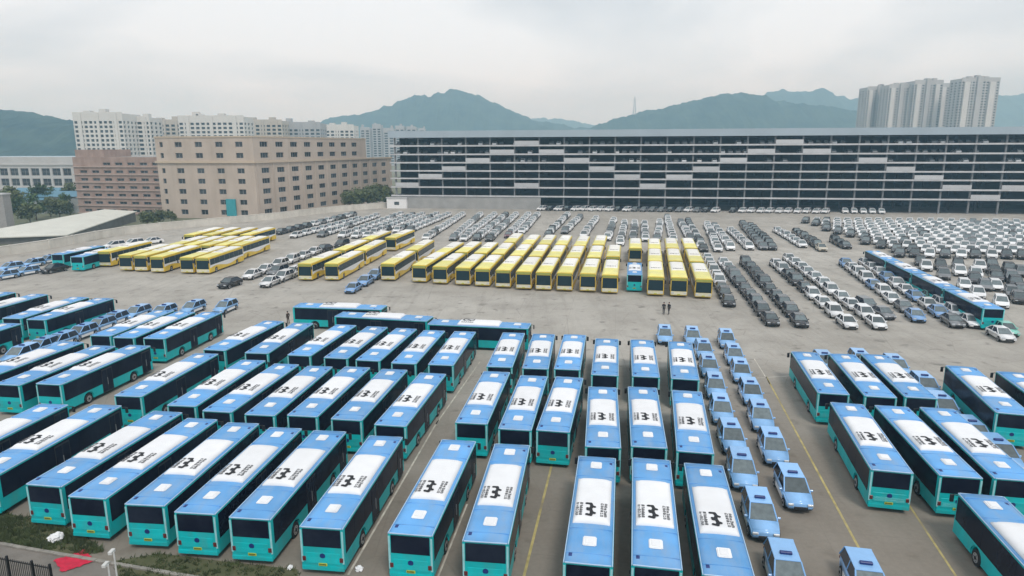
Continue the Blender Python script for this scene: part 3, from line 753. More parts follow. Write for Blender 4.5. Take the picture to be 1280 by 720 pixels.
# back rows
chain((913.4, 304.5), (893, 279), 'wwwwww', 'the first white line beyond the yellow coaches', 5.3, .15, False, 'wg')
chain((936, 303.8), (914, 284.5), 'wwwww', 'the white line of the back quartet', 5.3)
chain((953.4, 303.8), (928, 276), 'ggkkkk', 'the grey line of the back quartet', 5.3, .15, False, 'gk')
chain((965.3, 303.8), (939, 279), 'kkkkk', 'the black line of the back quartet', 5.3, .15, False, 'k')
chain((1002.4, 300.9), (973, 284.5), 'wwwww', 'the white line before the garage columns', 5.3)
chain((1027.7, 305.3), (996, 286), 'ekkkk', 'the black line led by a beige car', 5.3, .15, False, 'k')
chain((1056, 302.4), (1044, 296.4), 'kk', 'the black pair beside the big white block', 5.3)
far_chains = [((371, 290), (447, 271), 'w', 'wwg'), ((404, 289), (470, 267), 'g', 'wwwg'), ((429.4, 290), (500, 265), 'w', 'wwwg'), ((446.6, 290.5), (515, 266), 'w', 'wwg'),
    ((460.3, 290), (528, 265.5), 'w', 'wwk'), ((352, 286), (440, 265), 'k', 'kgg'), ((497, 284), (545, 265.5), 'w', 'wwwk'), ((512, 284.5), (560, 265.5), 'g', 'wwg'), ((534, 292.5), (578, 265.5), 'w', 'wwwk'),
    ((566.8, 293), (600, 265.5), 'g', 'wgw'), ((580, 293.7), (618, 265.5), 'w', 'www'), ((597, 293.7), (632, 265.5), 'k', 'wwgk'), ((612, 294), (645, 265.5), 'k', 'wgw'), ((636, 290), (660, 265.5), 'r', 'wwww'),
    ((653, 285), (672, 265.5), 'w', 'wwg'), ((685, 289), (709, 265.5), 'k', 'wwk'), ((707, 285), (725, 268), 'g', 'wgg'), ((730, 290), (745, 270), 'w', 'wwg'), ((760, 293), (767, 272), 'w', 'wgg'),
    ((775, 299), (781, 275), 'w', 'wwg'), ((792, 292), (794, 275), 'g', 'wgg'), ((807, 294), (806, 276), 'w', 'wwg'), ((822, 294), (825, 274), 'g', 'wwg'), ((842, 295), (834, 268), 'w', 'wwg'), ((863, 294), (851, 274), 'g', 'wwg'),
    ((879, 306), (860, 273), 'k', 'k'), ((898, 306), (884, 277), 'w', 'wwwg')]
for i, (f, bk, c0, rep) in enumerate(far_chains):
    if i < 15: d_ = f'{ORD[i + 1]} far line from the tan building'
    else: d_ = f'{ORD[i - 14]} far line behind the yellow coaches'
    chain(f, bk, c0, d_, 5.0, .15, False, 'w' + rep.replace('kkg', 'wkg'))
def garage_y(x): return 256.4 - .155 * (x - 12.3)
# the big white block by the garage, built on its own grid
o0 = at(1126, 312.5, CARZ); o1 = at(1272, 314.5, CARZ)
ux = (o1 - o0).normalized() * 3.0; uy = Vector((math.sin(R(12)), math.cos(R(12)), 0)) * 6.6
rn = random.Random(11)
for r_ in range(11):
    nn = 0
    for c_ in range(-14, 24):
        p = o0 + ux * c_ + uy * r_ - ux * r_ * 0.5
        if p.y > garage_y(p.x) - 11 or p.x > 0.80 * p.y: continue
        le = o0.lerp(at(1037, 281, CARZ), r_ / 10)          # slanting left edge of the block
        if p.x < le.x: continue
        nn += 1
        col = 'k' if (r_ == 0 and c_ in (3, 5, 8, 11)) else ('k' if nn == 1 and rn.random() < .7 else rn.choice('wwwwwwwwwwwwwwkg'))
        p.z = 0; p.x += rn.uniform(-.2, .2); p.y += rn.uniform(-.3, .3)
        CARS.append((p, R(12 + 20), col, (lambda r_=r_, nn=nn, col=col: f'{ORD[min(nn, 28)]} vehicle from the left, {PAINT[col][1]}, in the {ORD[r_ + 1]} row of the garage-side block'), 'v'))
# behind the single file of buses
k = 0
for u, v, col in [(1176, 327, 'k'), (1198, 325.5, 'k'), (1200, 334, 'w'), (1220, 337, 'w'), (1219, 344, 'k'), (1240, 326, 'k'), (1243, 334, 'k'), (1262, 331, 'k'), (1246, 341, 'k'), (1245, 351, 'w'),
                  (1265, 341, 'g'), (1270, 348, 'k'), (1265, 359, 'g'), (1206, 350, 'w'), (1180, 338, 'g'), (1223, 360, 'w'), (1252, 371, 'w'), (1274, 366, 'k'), (1158, 328, 'w'), (1225, 328, 'w'), (1278, 335, 'g'), (1277, 357, 'k'), (1151, 322, 'k'), (1232, 351, 'g')]:
    k += 1
    single((u, v), col, 28, f'{ORD[k]} {PAINT[col][1]} carrier of the loose rows behind the bus file', 'v')
# nose-in row along the garage foot
def garage_y(x): return 256.4 - .155 * (x - 12.3)
GU = Vector((1, -.155, 0)).normalized(); GN = Vector((.155, 1, 0)).normalized()    # along the garage, and into it
GA = math.atan2(GU.y, GU.x)
k = 0
x = 12.0
while x < 113:
    if not (76 < x < 80):
        k += 1; p = Vector((x, garage_y(x), 0)) - GN * 3.0
        col = rn.choice('wwwwk' if x < 42 or x > 82 else 'wwkg')
        if 45 < x < 62: col = rn.choice('kgg')
        CARS.append((p + GN * -0.6 * (k % 2), math.pi / 2 - GA + R(rn.uniform(-3, 3)) - R(60), col, (lambda k=k, col=col: f'{ORD[min(k, 28)]} vehicle from the left along the garage foot, {PAINT[col][1]}'), 'v'))
    x += 3.1
for i in range(5):
    x = 118 + i * 2.9; p = Vector((x, garage_y(x), 0)) - GN * (1.5 - i * -.2)
    CARS.append((p, R(20), 'w', (lambda i=i: f'{ORD[i + 1]} white car from the left beside a thick garage column'), 'v'))
CARS.sort(key=lambda c: c[0].length)
LIMIT = 300
GC = 'cars parked in the yard'; vr = random.Random(21)
for p, h, col, lab, det in CARS[:LIMIT]:
    h += R(vr.uniform(-2.2, 2.2)); alt = col in VK and vr.random() < .35
    if det == 'v': o = obj('parked_car', VK[col].small, None, p, math.pi - h)
    elif det: o = (VK if alt else CK)[col].K.place('parked_car', p, math.pi - h)
    else: o = obj('parked_car', (VK if alt else CK)[col].small, None, p, math.pi - h)
    if p.y > 110: o.scale = (1.12, 1.10, 1.12)
    tag(o, lab(), 'car', GC)
rest = CARS[LIMIT:]
if rest:
    V = []; Fc = []; MI = []; mats = [carglass, rubber, lampglass, carscreen]; slot = {}
    for p, h, col, lab, det in rest:
        if col not in slot: slot[col] = len(mats); mats.append(PAINT[col][0])
        f = (VK if det == 'v' else CK)[col].mb; o = len(V); cs, sn = math.cos(math.pi - h), math.sin(math.pi - h)
        V += [(p.x + 1.12 * (x * cs - y * sn), p.y + 1.12 * (x * sn + y * cs), z * 1.12) for x, y, z in f.v]
        Fc += [tuple(i + o for i in q) for q in f.f]; MI += [slot[col] if m == 0 else m - 1 for m in f.m]
    me = bpy.data.meshes.new('distant_cars'); me.from_pydata(V, [], Fc)
    for m in mats: me.materials.append(m)
    me.polygons.foreach_set('material_index', MI)
    tag(obj('distant_cars', me), 'mass of tiny parked cars in the farthest lines below the garage', 'cars', GC, 'stuff')
print('CARS', len(CARS), 'individual', min(LIMIT, len(CARS)))

# ------------------------------------------------------------------ parking garage
conc = mat('garage_concrete', (0.54, 0.545, 0.55), 0.8, var=0.10, scale=.3, dirt_or_refl=(0.30, 0.30, 0.30), dirt_or_refl_amt=.5, run=(3, 3, .8))
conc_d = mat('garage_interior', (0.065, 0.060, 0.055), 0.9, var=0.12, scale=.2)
panelm = mat('garage_panel', (0.50, 0.51, 0.52), 0.6, var=0.05, scale=.4, objrand=.08)
fascia = mat('garage_fascia', (0.36, 0.43, 0.48), 0.6, var=0.06, scale=.1)
g0x, g1x = -47.0, 262.0
gor = Vector((g0x, garage_y(g0x), 0)); glen = (g1x - g0x) / GU.x
gar = empty('parking_garage', gor, GA)
tag(gar, 'long grey multi-storey parking garage with open decks and blue-grey roof band', 'parking garage')
LV = [23.8, 20.6, 17.5, 14.4, 11.5, 8.2, 4.9]
DP = 46.0
BAY = 9.35
def gu(px):     # distance along the garage of a photo column
    a = at(px, 240, 0); t = None
    d = Vector((a.x, a.y)); # ray from the camera foot
    # solve s*d on line y = garage_y(x)
    s = (256.4 + .155 * 12.3) / (d.y + .155 * d.x)
    return (Vector((d.x * s, d.y * s, 0)) - gor).dot(GU)
b0 = gu(704.5)
ug0 = b0 - math.ceil(b0 / BAY) * BAY
for z in LV:
    b = MB(); b.box(0, glen, 0, DP, z - .22, z + .02, 1); b.box(-.05, glen + .05, -.35, 0.0, z - .26, z + .30, 0)
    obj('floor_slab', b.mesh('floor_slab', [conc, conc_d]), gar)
b = MB(); b.box(-.3, glen + .3, -.6, DP + .3, 27.0, 27.25, 1); b.box(-.32, glen + .32, -.9, -.6, 26.9, 29.4, 0); b.box(-.3, glen + .3, DP, DP + .3, 27.25, 29.6, 0); b.box(-.32, -.02, -.6, DP, 27.25, 29.6, 0)
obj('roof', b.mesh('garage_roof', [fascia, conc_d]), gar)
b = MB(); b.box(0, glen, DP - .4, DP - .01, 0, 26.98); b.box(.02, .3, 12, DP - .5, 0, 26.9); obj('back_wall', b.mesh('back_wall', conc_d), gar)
b = MB(); b.box(-.26, .26, .25, .85, 0, 26.88); colm = b.mesh('garage_column', mat('column_grey', (.19, .193, .197), .85, var=.12, scale=.4))
b = MB(); b.box(-.4, .4, -.4, .4, 0, 26.88); colm2 = b.mesh('inner_column', conc_d)
u = ug0
while u < glen:
    if u > 0:
        obj('column', colm, gar, (u, 0, 0))
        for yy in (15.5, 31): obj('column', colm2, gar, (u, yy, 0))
    u += BAY
def pan(px0, px1, lv):
    um = gu((px0 + px1) / 2); i = round((um - ug0) / BAY - .5); u0 = ug0 + i * BAY
    z = LV[lv]
    b = MB(); b.box(0.05, BAY - .05, -.42, -.36, z + .30, z + 1.75)
    obj('panel', PM.setdefault(lv, b.mesh('deck_panel', panelm)), gar, (u0, 0, 0))
PM = {}
for e in [(643, 672, 0), (611, 642, 1), (675, 704, 1), (582, 610, 2), (704, 737, 2), (552, 580, 3), (737, 769, 3), (872, 907, 3), (522, 552, 4), (768, 800, 4), (841, 869, 4), (497, 523, 5), (642, 672, 5), (799, 827, 5),
          (907, 943, 2), (980, 1015, 0), (945, 978, 1), (1015, 1051, 1), (1051, 1089, 2), (1088, 1126, 3), (1125, 1165, 4), (1165, 1203, 5), (1257, 1290, 5), (1202, 1233, 6), (1300, 1335, 4)]:
    pan(*e)
b = MB(); b.box(0, gu(676), -.1, .15, 0, 4.5); obj('ground_wall', b.mesh('ground_wall', mat('grey_render', (.34, .34, .33), .9, var=.12, scale=.3)), gar)
# cars parked on the two upper decks seen through the openings
b = MB(); rn = random.Random(3)
V = []; Fc = []; MI = []
for z in (20.62, 23.82, 17.52):
    u = 3.0
    while u < glen - 3:
        if rn.random() < (.72 if z > 18 else .4):
            f = CK['w'].mb; o_ = len(V)
            c = rn.choice([4, 5, 5, 6])
            yy = rn.uniform(3.0, 3.6)
            V += [(u + x, yy + y, zz + z) for x, y, zz in f.v]; Fc += [tuple(i + o_ for i in q) for q in f.f]; MI += [c if m == 0 else m - 1 for m in f.m]
        u += 2.7
me = bpy.data.meshes.new('deck_cars'); me.from_pydata(V, [], Fc)
for m in (carglass, rubber, lampglass, carscreen, carwhite, cargrey, carblack): me.materials.append(m)
me.polygons.foreach_set('material_index', MI)
o = obj('deck_cars', me, None, gor, GA); tag(o, 'row of half-hidden cars parked inside the upper garage decks', 'cars', kind='stuff')

# ------------------------------------------------------------------ buildings with real window openings
def facade(b, p0, p1, z0, z1, wins, dep=.35, mi=0, back=None):
    """wall from p0 to p1 (left to right seen from outside) with rectangular recesses wins = [(u0,u1,v0,v1)]"""
    p0 = Vector((p0[0], p0[1], 0)); p1 = Vector((p1[0], p1[1], 0)); d = (p1 - p0); ln = d.length; d.normalize()
    n_in = Vector((-d.y, d.x, 0))        # into the building
    us = sorted({0.0, ln} | {w_[0] for w_ in wins} | {w_[1] for w_ in wins}); vs = sorted({z0, z1} | {w_[2] for w_ in wins} | {w_[3] for w_ in wins})
    S = {(round(w_[0], 3), round(w_[2], 3)) for w_ in wins}
    rects = [(w_[0], w_[1], w_[2], w_[3]) for w_ in wins]
    P = lambda u, v, k=0.0: tuple(p0 + d * u + n_in * k + Vector((0, 0, v)))
    # cells row by row, merging runs of wall
    for v0, v1 in zip(vs[:-1], vs[1:]):
        vm = (v0 + v1) / 2; run = None
        rowr = [r for r in rects if r[2] < vm < r[3]]
        if not rowr:
            b.quad([P(0, v0), P(ln, v0), P(ln, v1), P(0, v1)], mi); continue
        rowr.sort(); u = 0.0
        for r in rowr:
            if r[0] > u + 1e-4: b.quad([P(u, v0), P(r[0], v0), P(r[0], v1), P(u, v1)], mi)
            u = r[1]
        if u < ln - 1e-4: b.quad([P(u, v0), P(ln, v0), P(ln, v1), P(u, v1)], mi)
    for u0, u1, v0, v1 in rects:
        b.quad([P(u0, v0), P(u1, v0), P(u1, v0, dep), P(u0, v0, dep)], mi); b.quad([P(u0, v1, dep), P(u1, v1, dep), P(u1, v1), P(u0, v1)], mi)
        b.quad([P(u0, v0, dep), P(u0, v1, dep), P(u0, v1), P(u0, v0)], mi); b.quad([P(u1, v0), P(u1, v1), P(u1, v1, dep), P(u1, v0, dep)], mi)
        if back is not None: b.quad([P(u0, v0, dep), P(u1, v0, dep), P(u1, v1, dep), P(u0, v1, dep)], back)
def win_mesh(wd, ht, fm, gm, nx=2, ny=1):
    b = MB(); f = .09
    b.box(0, wd, .02, .10, 0, f, 0); b.box(0, wd, .02, .10, ht - f, ht, 0); b.box(0, f, .03, .10, f, ht - f, 0); b.box(wd - f, wd, .03, .10, f, ht - f, 0)
    for k in range(1, nx): x = wd * k / nx; b.box(x - f / 2, x + f / 2, .03, .10, f, ht - f, 0)
    for k in range(1, ny): z = ht * k / ny; b.box(f, wd - f, .035, .10, z - f / 2, z + f / 2, 0)
    b.quad([(f, .08, f), (wd - f, .08, f), (wd - f, .08, ht - f), (f, .08, ht - f)], 1)
    return b.mesh('window', [fm, gm])
bglass = mat('building_glass', (0.045, 0.055, 0.06), .15, var=.3, scale=.5, spec=.5, objrand=.5)
frame_g = mat('window_frame_grey', (0.33, 0.33, 0.33), .5, var=.05)
def put_windows(root, p0, p1, wins, me, dep):
    p0 = Vector((p0[0], p0[1], 0)); p1 = Vector((p1[0], p1[1], 0)); d = (p1 - p0).normalized(); n_in = Vector((-d.y, d.x, 0)); a = math.atan2(d.y, d.x)
    for w_ in wins:
        q = p0 + d * w_[0] + n_in * (dep - .10); q.z = w_[2]
        obj('window', me, root, q, a)
# --- tan factory building
tan = mat('tan_render', (0.49, 0.415, 0.35), .85, var=.07, scale=.15, dirt_or_refl=(.33, .27, .21), dirt_or_refl_amt=.55, run=(6, 6, .7))
tan_l = mat('tan_trim', (0.52, 0.43, 0.33), .8, var=.06)
roofgrey = mat('flat_roof', (0.30, 0.30, 0.29), .9, var=.12, scale=.2)
ft = empty('factory_building'); tag(ft, 'tan seven-storey factory building with rows of dark windows', 'building')
A0, A1 = (-119.5, 231.0), (-84.5, 225.0)
d1 = Vector((28.5, 92, 0)).normalized()
B1 = (A1[0] + d1.x * 97, A1[1] + d1.y * 97)
U1_ = (A1[0] + d1.x * 74, A1[1] + d1.y * 74)
ZL, ZU = 18.6, 27.0
rows_lo = [1.2 + 3.45 * k for k in range(5)]; rows_up = [20.0, 23.6]
ln_f = (Vector(A1) - Vector(A0)).length
fw = [(c_, c_ + 2.6) for c_ in (7.2, 14.6, 22.0, 29.2)]
wf = [(u0, u1, z, z + 1.7) for z in rows_lo + rows_up for u0, u1 in fw]
wn = [(1.6, 2.8, z, z + 1.7) for z in rows_lo + rows_up]
wr_lo = [(u, u + 4.2, z, z + 1.75) for z in rows_lo for u in [3.5 + 8.4 * k for k in range(11)]]
wr_up = [(u, u + 4.2, z, z + 1.75) for z in rows_up for u in [3.5 + 8.4 * k for k in range(8)]]
b = MB()
facade(b, A0, A1, 0, ZU, wf + wn)
facade(b, A1, B1, 0, ZL, wr_lo)
facade(b, A1, U1_, ZL, ZU, wr_up)
BK = (A0[0] + d1.x * 97, A0[1] + d1.y * 97); UK = (A0[0] + d1.x * 74, A0[1] + d1.y * 74)
facade(b, B1, BK, 0, ZL, []); facade(b, BK, A0, 0, ZL, []); facade(b, U1_, UK, ZL, ZU, []); facade(b, UK, A0, ZL, ZU, [])
obj('wall', b.mesh('tan_wall', tan), ft)
b = MB(); b.quad([(*A0, ZU - .5), (*A1, ZU - .5), (*U1_, ZU - .5), (*UK, ZU - .5)]); b.quad([(*UK, ZL - .2), (*U1_, ZL - .2), (*B1, ZL - .2), (*BK, ZL - .2)])
obj('roof', b.mesh('factory_roof', roofgrey), ft)
def band(p0, p1, z0, z1, out, m, name, parent):
    p0 = Vector((p0[0], p0[1], 0)); p1 = Vector((p1[0], p1[1], 0)); d = (p1 - p0); ln = d.length
    b = MB(); b.box(-out, ln + out, -out, -.004, z0, z1); o = obj(name, b.mesh(name, m), parent, p0, math.atan2(d.y, d.x)); return o
band(A0, A1, ZL - .2, ZL + .5, .5, tan_l, 'cornice', ft); band(A1, B1, ZL - .25, ZL + .45, .42, tan_l, 'cornice', ft)
band(A0, A1, ZU - .3, ZU + .15, .2, tan_l, 'parapet_cap', ft); band(A1, U1_, ZU - .32, ZU + .13, .15, tan_l, 'parapet_cap', ft)
pil = [3.5 + 8.4 * k - 2.1 for k in range(12)]
b = MB(); b.box(-.45, .45, -.16, -.004, 0, ZL - .3); pm = b.mesh('pilaster', tan)
for u in pil:
    if u > 0: q = Vector((*A1, 0)) + d1 * u; obj('pilaster', pm, ft, q, math.atan2(d1.y, d1.x))
put_windows(ft, A0, A1, wf, win_mesh(2.6, 1.7, frame_g, bglass), .35); put_windows(ft, A0, A1, wn, win_mesh(1.2, 1.7, frame_g, bglass, 1), .35)
wm2 = win_mesh(4.2, 1.75, frame_g, bglass, 3); put_windows(ft, A1, B1, wr_lo, wm2, .35); put_windows(ft, A1, U1_, wr_up, wm2, .35)
b = MB(); b.box(0, 3.4, -.9, -.45, 0, 5.6); ang = math.atan2(A1[1] - A0[1], A1[0] - A0[0]); dv = (Vector((*A1, 0)) - Vector((*A0, 0))).normalized()
obj('hoarding', b.mesh('teal_hoarding', mat('teal_sheet', (.04, .30, .34), .6)), ft, Vector((*A0, 0)) + dv * 24.6 + Vector((0, 0, 1.0)), ang)
# --- low brick block
brick = mat('brick_red', (0.37, 0.275, 0.235), .9, var=.12, scale=.4, dirt_or_refl=(.24, .15, .12), dirt_or_refl_amt=.55, run=(5, 5, .7))
bk = empty('brick_block'); tag(bk, 'low reddish block with banded storeys left of the tan factory', 'building')
P0, P1 = (-157.5, 246.0), (-121.5, 238.5)
lnb = (Vector(P1) - Vector(P0)).length
zt_b = 20.3
wb = []
for k in range(7):
    z = .9 + 2.75 * k
    wb += [(u, u + 3.0, z, z + 1.0) for u in [2.5 + 5.0 * j for j in range(7)] if u + 3 < lnb - .3 and not (k == 6 and u < 12)]
b = MB(); facade(b, P0, P1, 0, zt_b, wb, .3)
dd = Vector((.12, .99, 0)).normalized() * 30
Q0, Q1 = (P0[0] + dd.x, P0[1] + dd.y), (P1[0] + dd.x, P1[1] + dd.y)
facade(b, P1, Q1, 0, zt_b, []); facade(b, Q1, Q0, 0, zt_b, []); facade(b, Q0, P0, 0, zt_b, [])
b.quad([(*P0, zt_b), (*P1, zt_b), (*Q1, zt_b), (*Q0, zt_b)], 1)
obj('wall', b.mesh('brick_wall', [brick, roofgrey]), bk)
put_windows(bk, P0, P1, wb, win_mesh(3.0, 1.0, frame_g, bglass, 2), .3)
for k in range(7): band(P0, P1, .25 + 2.75 * k, .55 + 2.75 * k, .35, mat('brick_band', (.46, .37, .32), .85, var=.08), 'string_course', bk)
b = MB(); b.box(.5, 12.5, 1, 14, 0, 2.6, 0); obj('stair_house', b.mesh('stair_house', brick), bk, (*P0, zt_b), math.atan2(P1[1] - P0[1], P1[0] - P0[0]))
# --- white framed block at the far left
wfm = mat('white_frame', (.50, .50, .49), .8, var=.06, scale=.2)
wl = empty('white_block'); tag(wl, 'long low white building with a grid of square windows at left edge', 'building')
P0 = at_depth(-60, 260, 330); P1 = at_depth(100, 262, 322)
P0, P1 = (P0.x, P0.y), (P1.x, P1.y); lnw = (Vector(P1) - Vector(P0)).length
ww = [(u, u + 4.3, z, z + 3.4) for z in (1.0, 6.0, 10.8) for u in [1.2 + 5.5 * j for j in range(12)] if u + 4.5 < lnw]
b = MB(); facade(b, P0, P1, -1, 19.5, ww, .5)
dd = Vector((.05, 1, 0)) * 40
Q0, Q1 = (P0[0] + dd.x, P0[1] + dd.y), (P1[0] + dd.x, P1[1] + dd.y)
facade(b, P1, Q1, -1, 19.5, []); facade(b, Q1, Q0, -1, 19.5, []); facade(b, Q0, P0, -1, 19.5, []); b.quad([(*P0, 19.5), (*P1, 19.5), (*Q1, 19.5), (*Q0, 19.5)], 1)
obj('wall', b.mesh('white_wall', [wfm, mat('pale_blue_roof', (.36, .44, .48), .6)]), wl)
put_windows(wl, P0, P1, ww, win_mesh(4.3, 3.4, frame_g, bglass, 2, 2), .5)
band(P0, P1, 15.6, 16.3, .4, wfm, 'cornice', wl)
# --- apartment slabs: small windows, joined per building
apm = mat('apartment_white', (.64, .63, .60), .8, var=.05, scale=.05); apm2 = mat('apartment_grey', (.40, .41, .42), .8, var=.05, scale=.05)
apb = mat('apartment_beige', (.50, .46, .40), .8, var=.05, scale=.05)
towr = mat('tower_grey', (.44, .43, .42), .8, var=.05, scale=.05); towl = mat('tower_light', (.60, .585, .56), .8, var=.05, scale=.05)
def apartment(px0, px1, ytop, d, dep, rowh, colw, m, label, cat='apartment building', strips=True, rot=0.0, zb=0.0, name='apartment_block', winh=.58, winw=.66, side=True, setback=None):
    a = at_depth(px0, ytop, d); c = at_depth(px1, ytop, d); h = a.z; wd = c.x - a.x
    r = empty(name, (a.x, d, 0), R(rot)); tag(r, label, cat, 'apartment blocks beyond the yard')
    b = MB()
    nr = max(2, int((h - 3) / rowh)); nc = max(1, int(wd / colw))
    ws = []
    for i in range(nr):
        for j in range(nc):
            u0 = (j + .5 - winw / 2) * wd / nc; v0 = 2 + i * rowh
            ws.append((u0, u0 + winw * wd / nc, v0, v0 + rowh * winh))
    facade(b, (0, 0), (wd, 0), zb, h, ws, .8, 0, 1)
    nd = max(1, int(dep / (colw * 1.4)))
    ws2 = [((j + .25) * dep / nd, (j + .75) * dep / nd, 2 + i * rowh, 2 + i * rowh + rowh * winh) for i in range(nr) for j in range(nd)]
    facade(b, (wd, 0), (wd, dep), zb, h, ws2 if side else [], .8, 0, 1); facade(b, (wd, dep), (0, dep), zb, h, []); facade(b, (0, dep), (0, 0), zb, h, ws2 if side else [], .8, 0, 1)
    b.quad([(0, 0, h), (wd, 0, h), (wd, dep, h), (0, dep, h)], 2)
    obj('wall', b.mesh('apartment_wall', [m, bglass, roofgrey]), r)
    b = MB(); rn_ = random.Random(int(px0))
    for k in range(max(1, int(wd / 14))):
        x = rn_.uniform(.05, .75) * wd; b.box(x, x + min(5, wd * .2), 2, 7, h + .01, h + rn_.uniform(2, 4.5))
    b.box(0, wd, 0, .3, h, h + 1.1); obj('roof_housing', b.mesh('roof_housing', m), r)
    if strips:
        for k in range(3):
            x = wd * (.12 + .36 * k); b = MB(); b.box(x, x + max(1.2, wd * .05), -.9, -.01, zb, h + .6); obj('pier', b.mesh('pier', m), r)
    return r
apartment(90, 152, 142, 520, 26, 3.3, 3.6, apm, 'tall white apartment slab behind the brick block')
apartment(152, 186, 147, 540, 20, 3.3, 4.5, apm, 'narrower white slab joined to the tall white one')
apartment(184, 226, 151, 600, 20, 3.3, 4.5, apb, 'short beige slab between the white apartment blocks')
apartment(222, 304, 146, 560, 22, 3.3, 4.2, apm, 'wide white apartment block above the tan factory roof')
apartment(304, 352, 151, 620, 22, 3.3, 4.5, apb, 'beige apartment block behind the tan factory')
apartment(352, 400, 154, 640, 22, 3.3, 4.5, apm2, 'grey apartment block behind the tan factory')
apartment(400, 442, 157, 700, 22, 3.3, 4.5, apm, 'pale apartment block at the end of the white range')
for i, (x0, x1, yt, d) in enumerate([(450, 462, 160, 900), (465, 476, 156, 950), (479, 492, 161, 900), (494, 505, 158, 1000), (508, 520, 159, 1000), (523, 531, 161, 1050)]):
    apartment(x0, x1, yt, d, 16, 3.2, 5, apm2, f'{ORD[i + 1]} slim hazy tower from the left below the middle hill', 'tower', False)
tw = [(1085, 1116, 109, 900), (1112, 1146, 106, 870), (1144, 1180, 101, 860), (1176, 1208, 105, 900), (1203, 1251, 98, 820)]
wds = ['leftmost', 'second', 'middle', 'fourth', 'rightmost and tallest']
for i, (x0, x1, yt, d) in enumerate(tw):
    r = apartment(x0, x1, yt, d, 22, 3.1, 4.0, towr, f'{wds[i]} grey residential tower of the five right of the hills', 'tower', False, name='residential_tower', winh=.45)
    a = at_depth(x0, yt, d); c = at_depth(x1, yt, d); wd = c.x - a.x
    for k in range(3):
        b = MB(); x = wd * (.06 + .33 * k); b.box(x, x + wd * .14, -2.2, -.01, 0, a.z + (2.5 if k == 1 else -4)); obj('bay', b.mesh('bay', towl if k != 1 else towr), r)

# --- shed, wall, hut, small blue sheds on the left
shed = empty('shed'); tag(shed, 'low shed with a pale sloping roof beside the boundary wall', 'shed')
palroof = mat('pale_sheet_roof', (.58, .58, .52), .7, var=.06, scale=.3, dirt_or_refl=(.45, .45, .40), dirt_or_refl_amt=.4)
c1, c2, c3, c4 = at(-14, 288, 3.0), at(131, 261.5, 4.6), at(171, 264, 3.2), at(84, 293.5, 1.9)
c5 = at(-14, 297, 1.9)
def slab_poly(b, pts, t, mi=0):
    n = len(pts); b.quad([tuple(p) for p in pts], mi); b.quad([(p[0], p[1], p[2] - t) for p in reversed(pts)], mi)
    for i in range(n):
        p, q = pts[i], pts[(i + 1) % n]; b.quad([tuple(p), (p[0], p[1], p[2] - t), (q[0], q[1], q[2] - t), tuple(q)], mi)
b = MB(); slab_poly(b, [c5, c4, c3, c2, c1], .25); obj('roof', b.mesh('shed_roof', palroof), shed)
b = MB()
for p, q in ((c4, c3), (c5, c4), (c1, c5), (c2, c1), (c3, c2)):
    p2, q2 = p * .995, q * .995; p2 = Vector((p.x, p.y, 0)).lerp(Vector(((c1.x + c3.x) / 2, (c1.y + c3.y) / 2, 0)), .03); q2 = Vector((q.x, q.y, 0)).lerp(Vector(((c1.x + c3.x) / 2, (c1.y + c3.y) / 2, 0)), .03)
    b.quad([(p2.x, p2.y, 0), (q2.x, q2.y, 0), (q2.x, q2.y, q.z - .26), (p2.x, p2.y, p.z - .26)])
obj('wall', b.mesh('shed_wall', mat('shed_grey', (.17, .17, .16), .9, var=.15, scale=.5)), shed)
wallm = mat('boundary_wall', (.62, .59, .53), .85, var=.12, scale=.3, dirt_or_refl=(.42, .39, .33), dirt_or_refl_amt=.5, run=(4, 4, .7))
wl2 = empty('boundary_wall'); tag(wl2, 'long pale boundary wall along the back left of the yard', 'wall')
wpts = [at(-40, 327), at(62, 311), at(120, 299.5), at(157, 293), at(200, 288), at(289, 279.5), at(350, 273.5), at(420, 265), at(486, 259.5)]
capm = mat('wall_cap', (.68, .65, .59), .8, var=.08)
for p, q in zip(wpts[:-1], wpts[1:]):
    d = q - p; n = max(1, round(d.length / 8)); a = math.atan2(d.y, d.x)
    for k in range(n):
        s = p + d * (k / n); ls = d.length / n
        b = MB(); b.box(.0, ls - .02, -.12, .12, 0, 2.1, 0); b.box(-.2, .2, -.2, .2, 0, 2.3, 0); obj('panel', b.mesh('wall_bay', wallm), wl2, s, a)
        b = MB(); b.box(.2, ls - .22, -.2, .2, 2.1, 2.22, 0); obj('coping', b.mesh('coping', capm), wl2, s, a)
hut = empty('gate_hut', at(496, 260.5), GA); tag(hut, 'small white hut at the left foot of the garage', 'hut')
b = MB(); facade(b, (-4, 0), (4, 0), 0, 4.0, [(-0 + 3.0, 5.0, 1.3, 2.6)], .2, 0, 1); facade(b, (4, 0), (4, 4), 0, 4.0, []); facade(b, (4, 4), (-4, 4), 0, 4.0, []); facade(b, (-4, 4), (-4, 0), 0, 4.0, [])
obj('wall', b.mesh('hut_wall', [white, bglass]), hut)
b = MB(); b.box(-4.3, 4.3, -.3, 4.3, 4.0, 4.25); obj('roof', b.mesh('hut_roof', conc), hut)
bluesheet = mat('blue_sheet_roof', (.10, .22, .30), .6, var=.12, scale=.4)
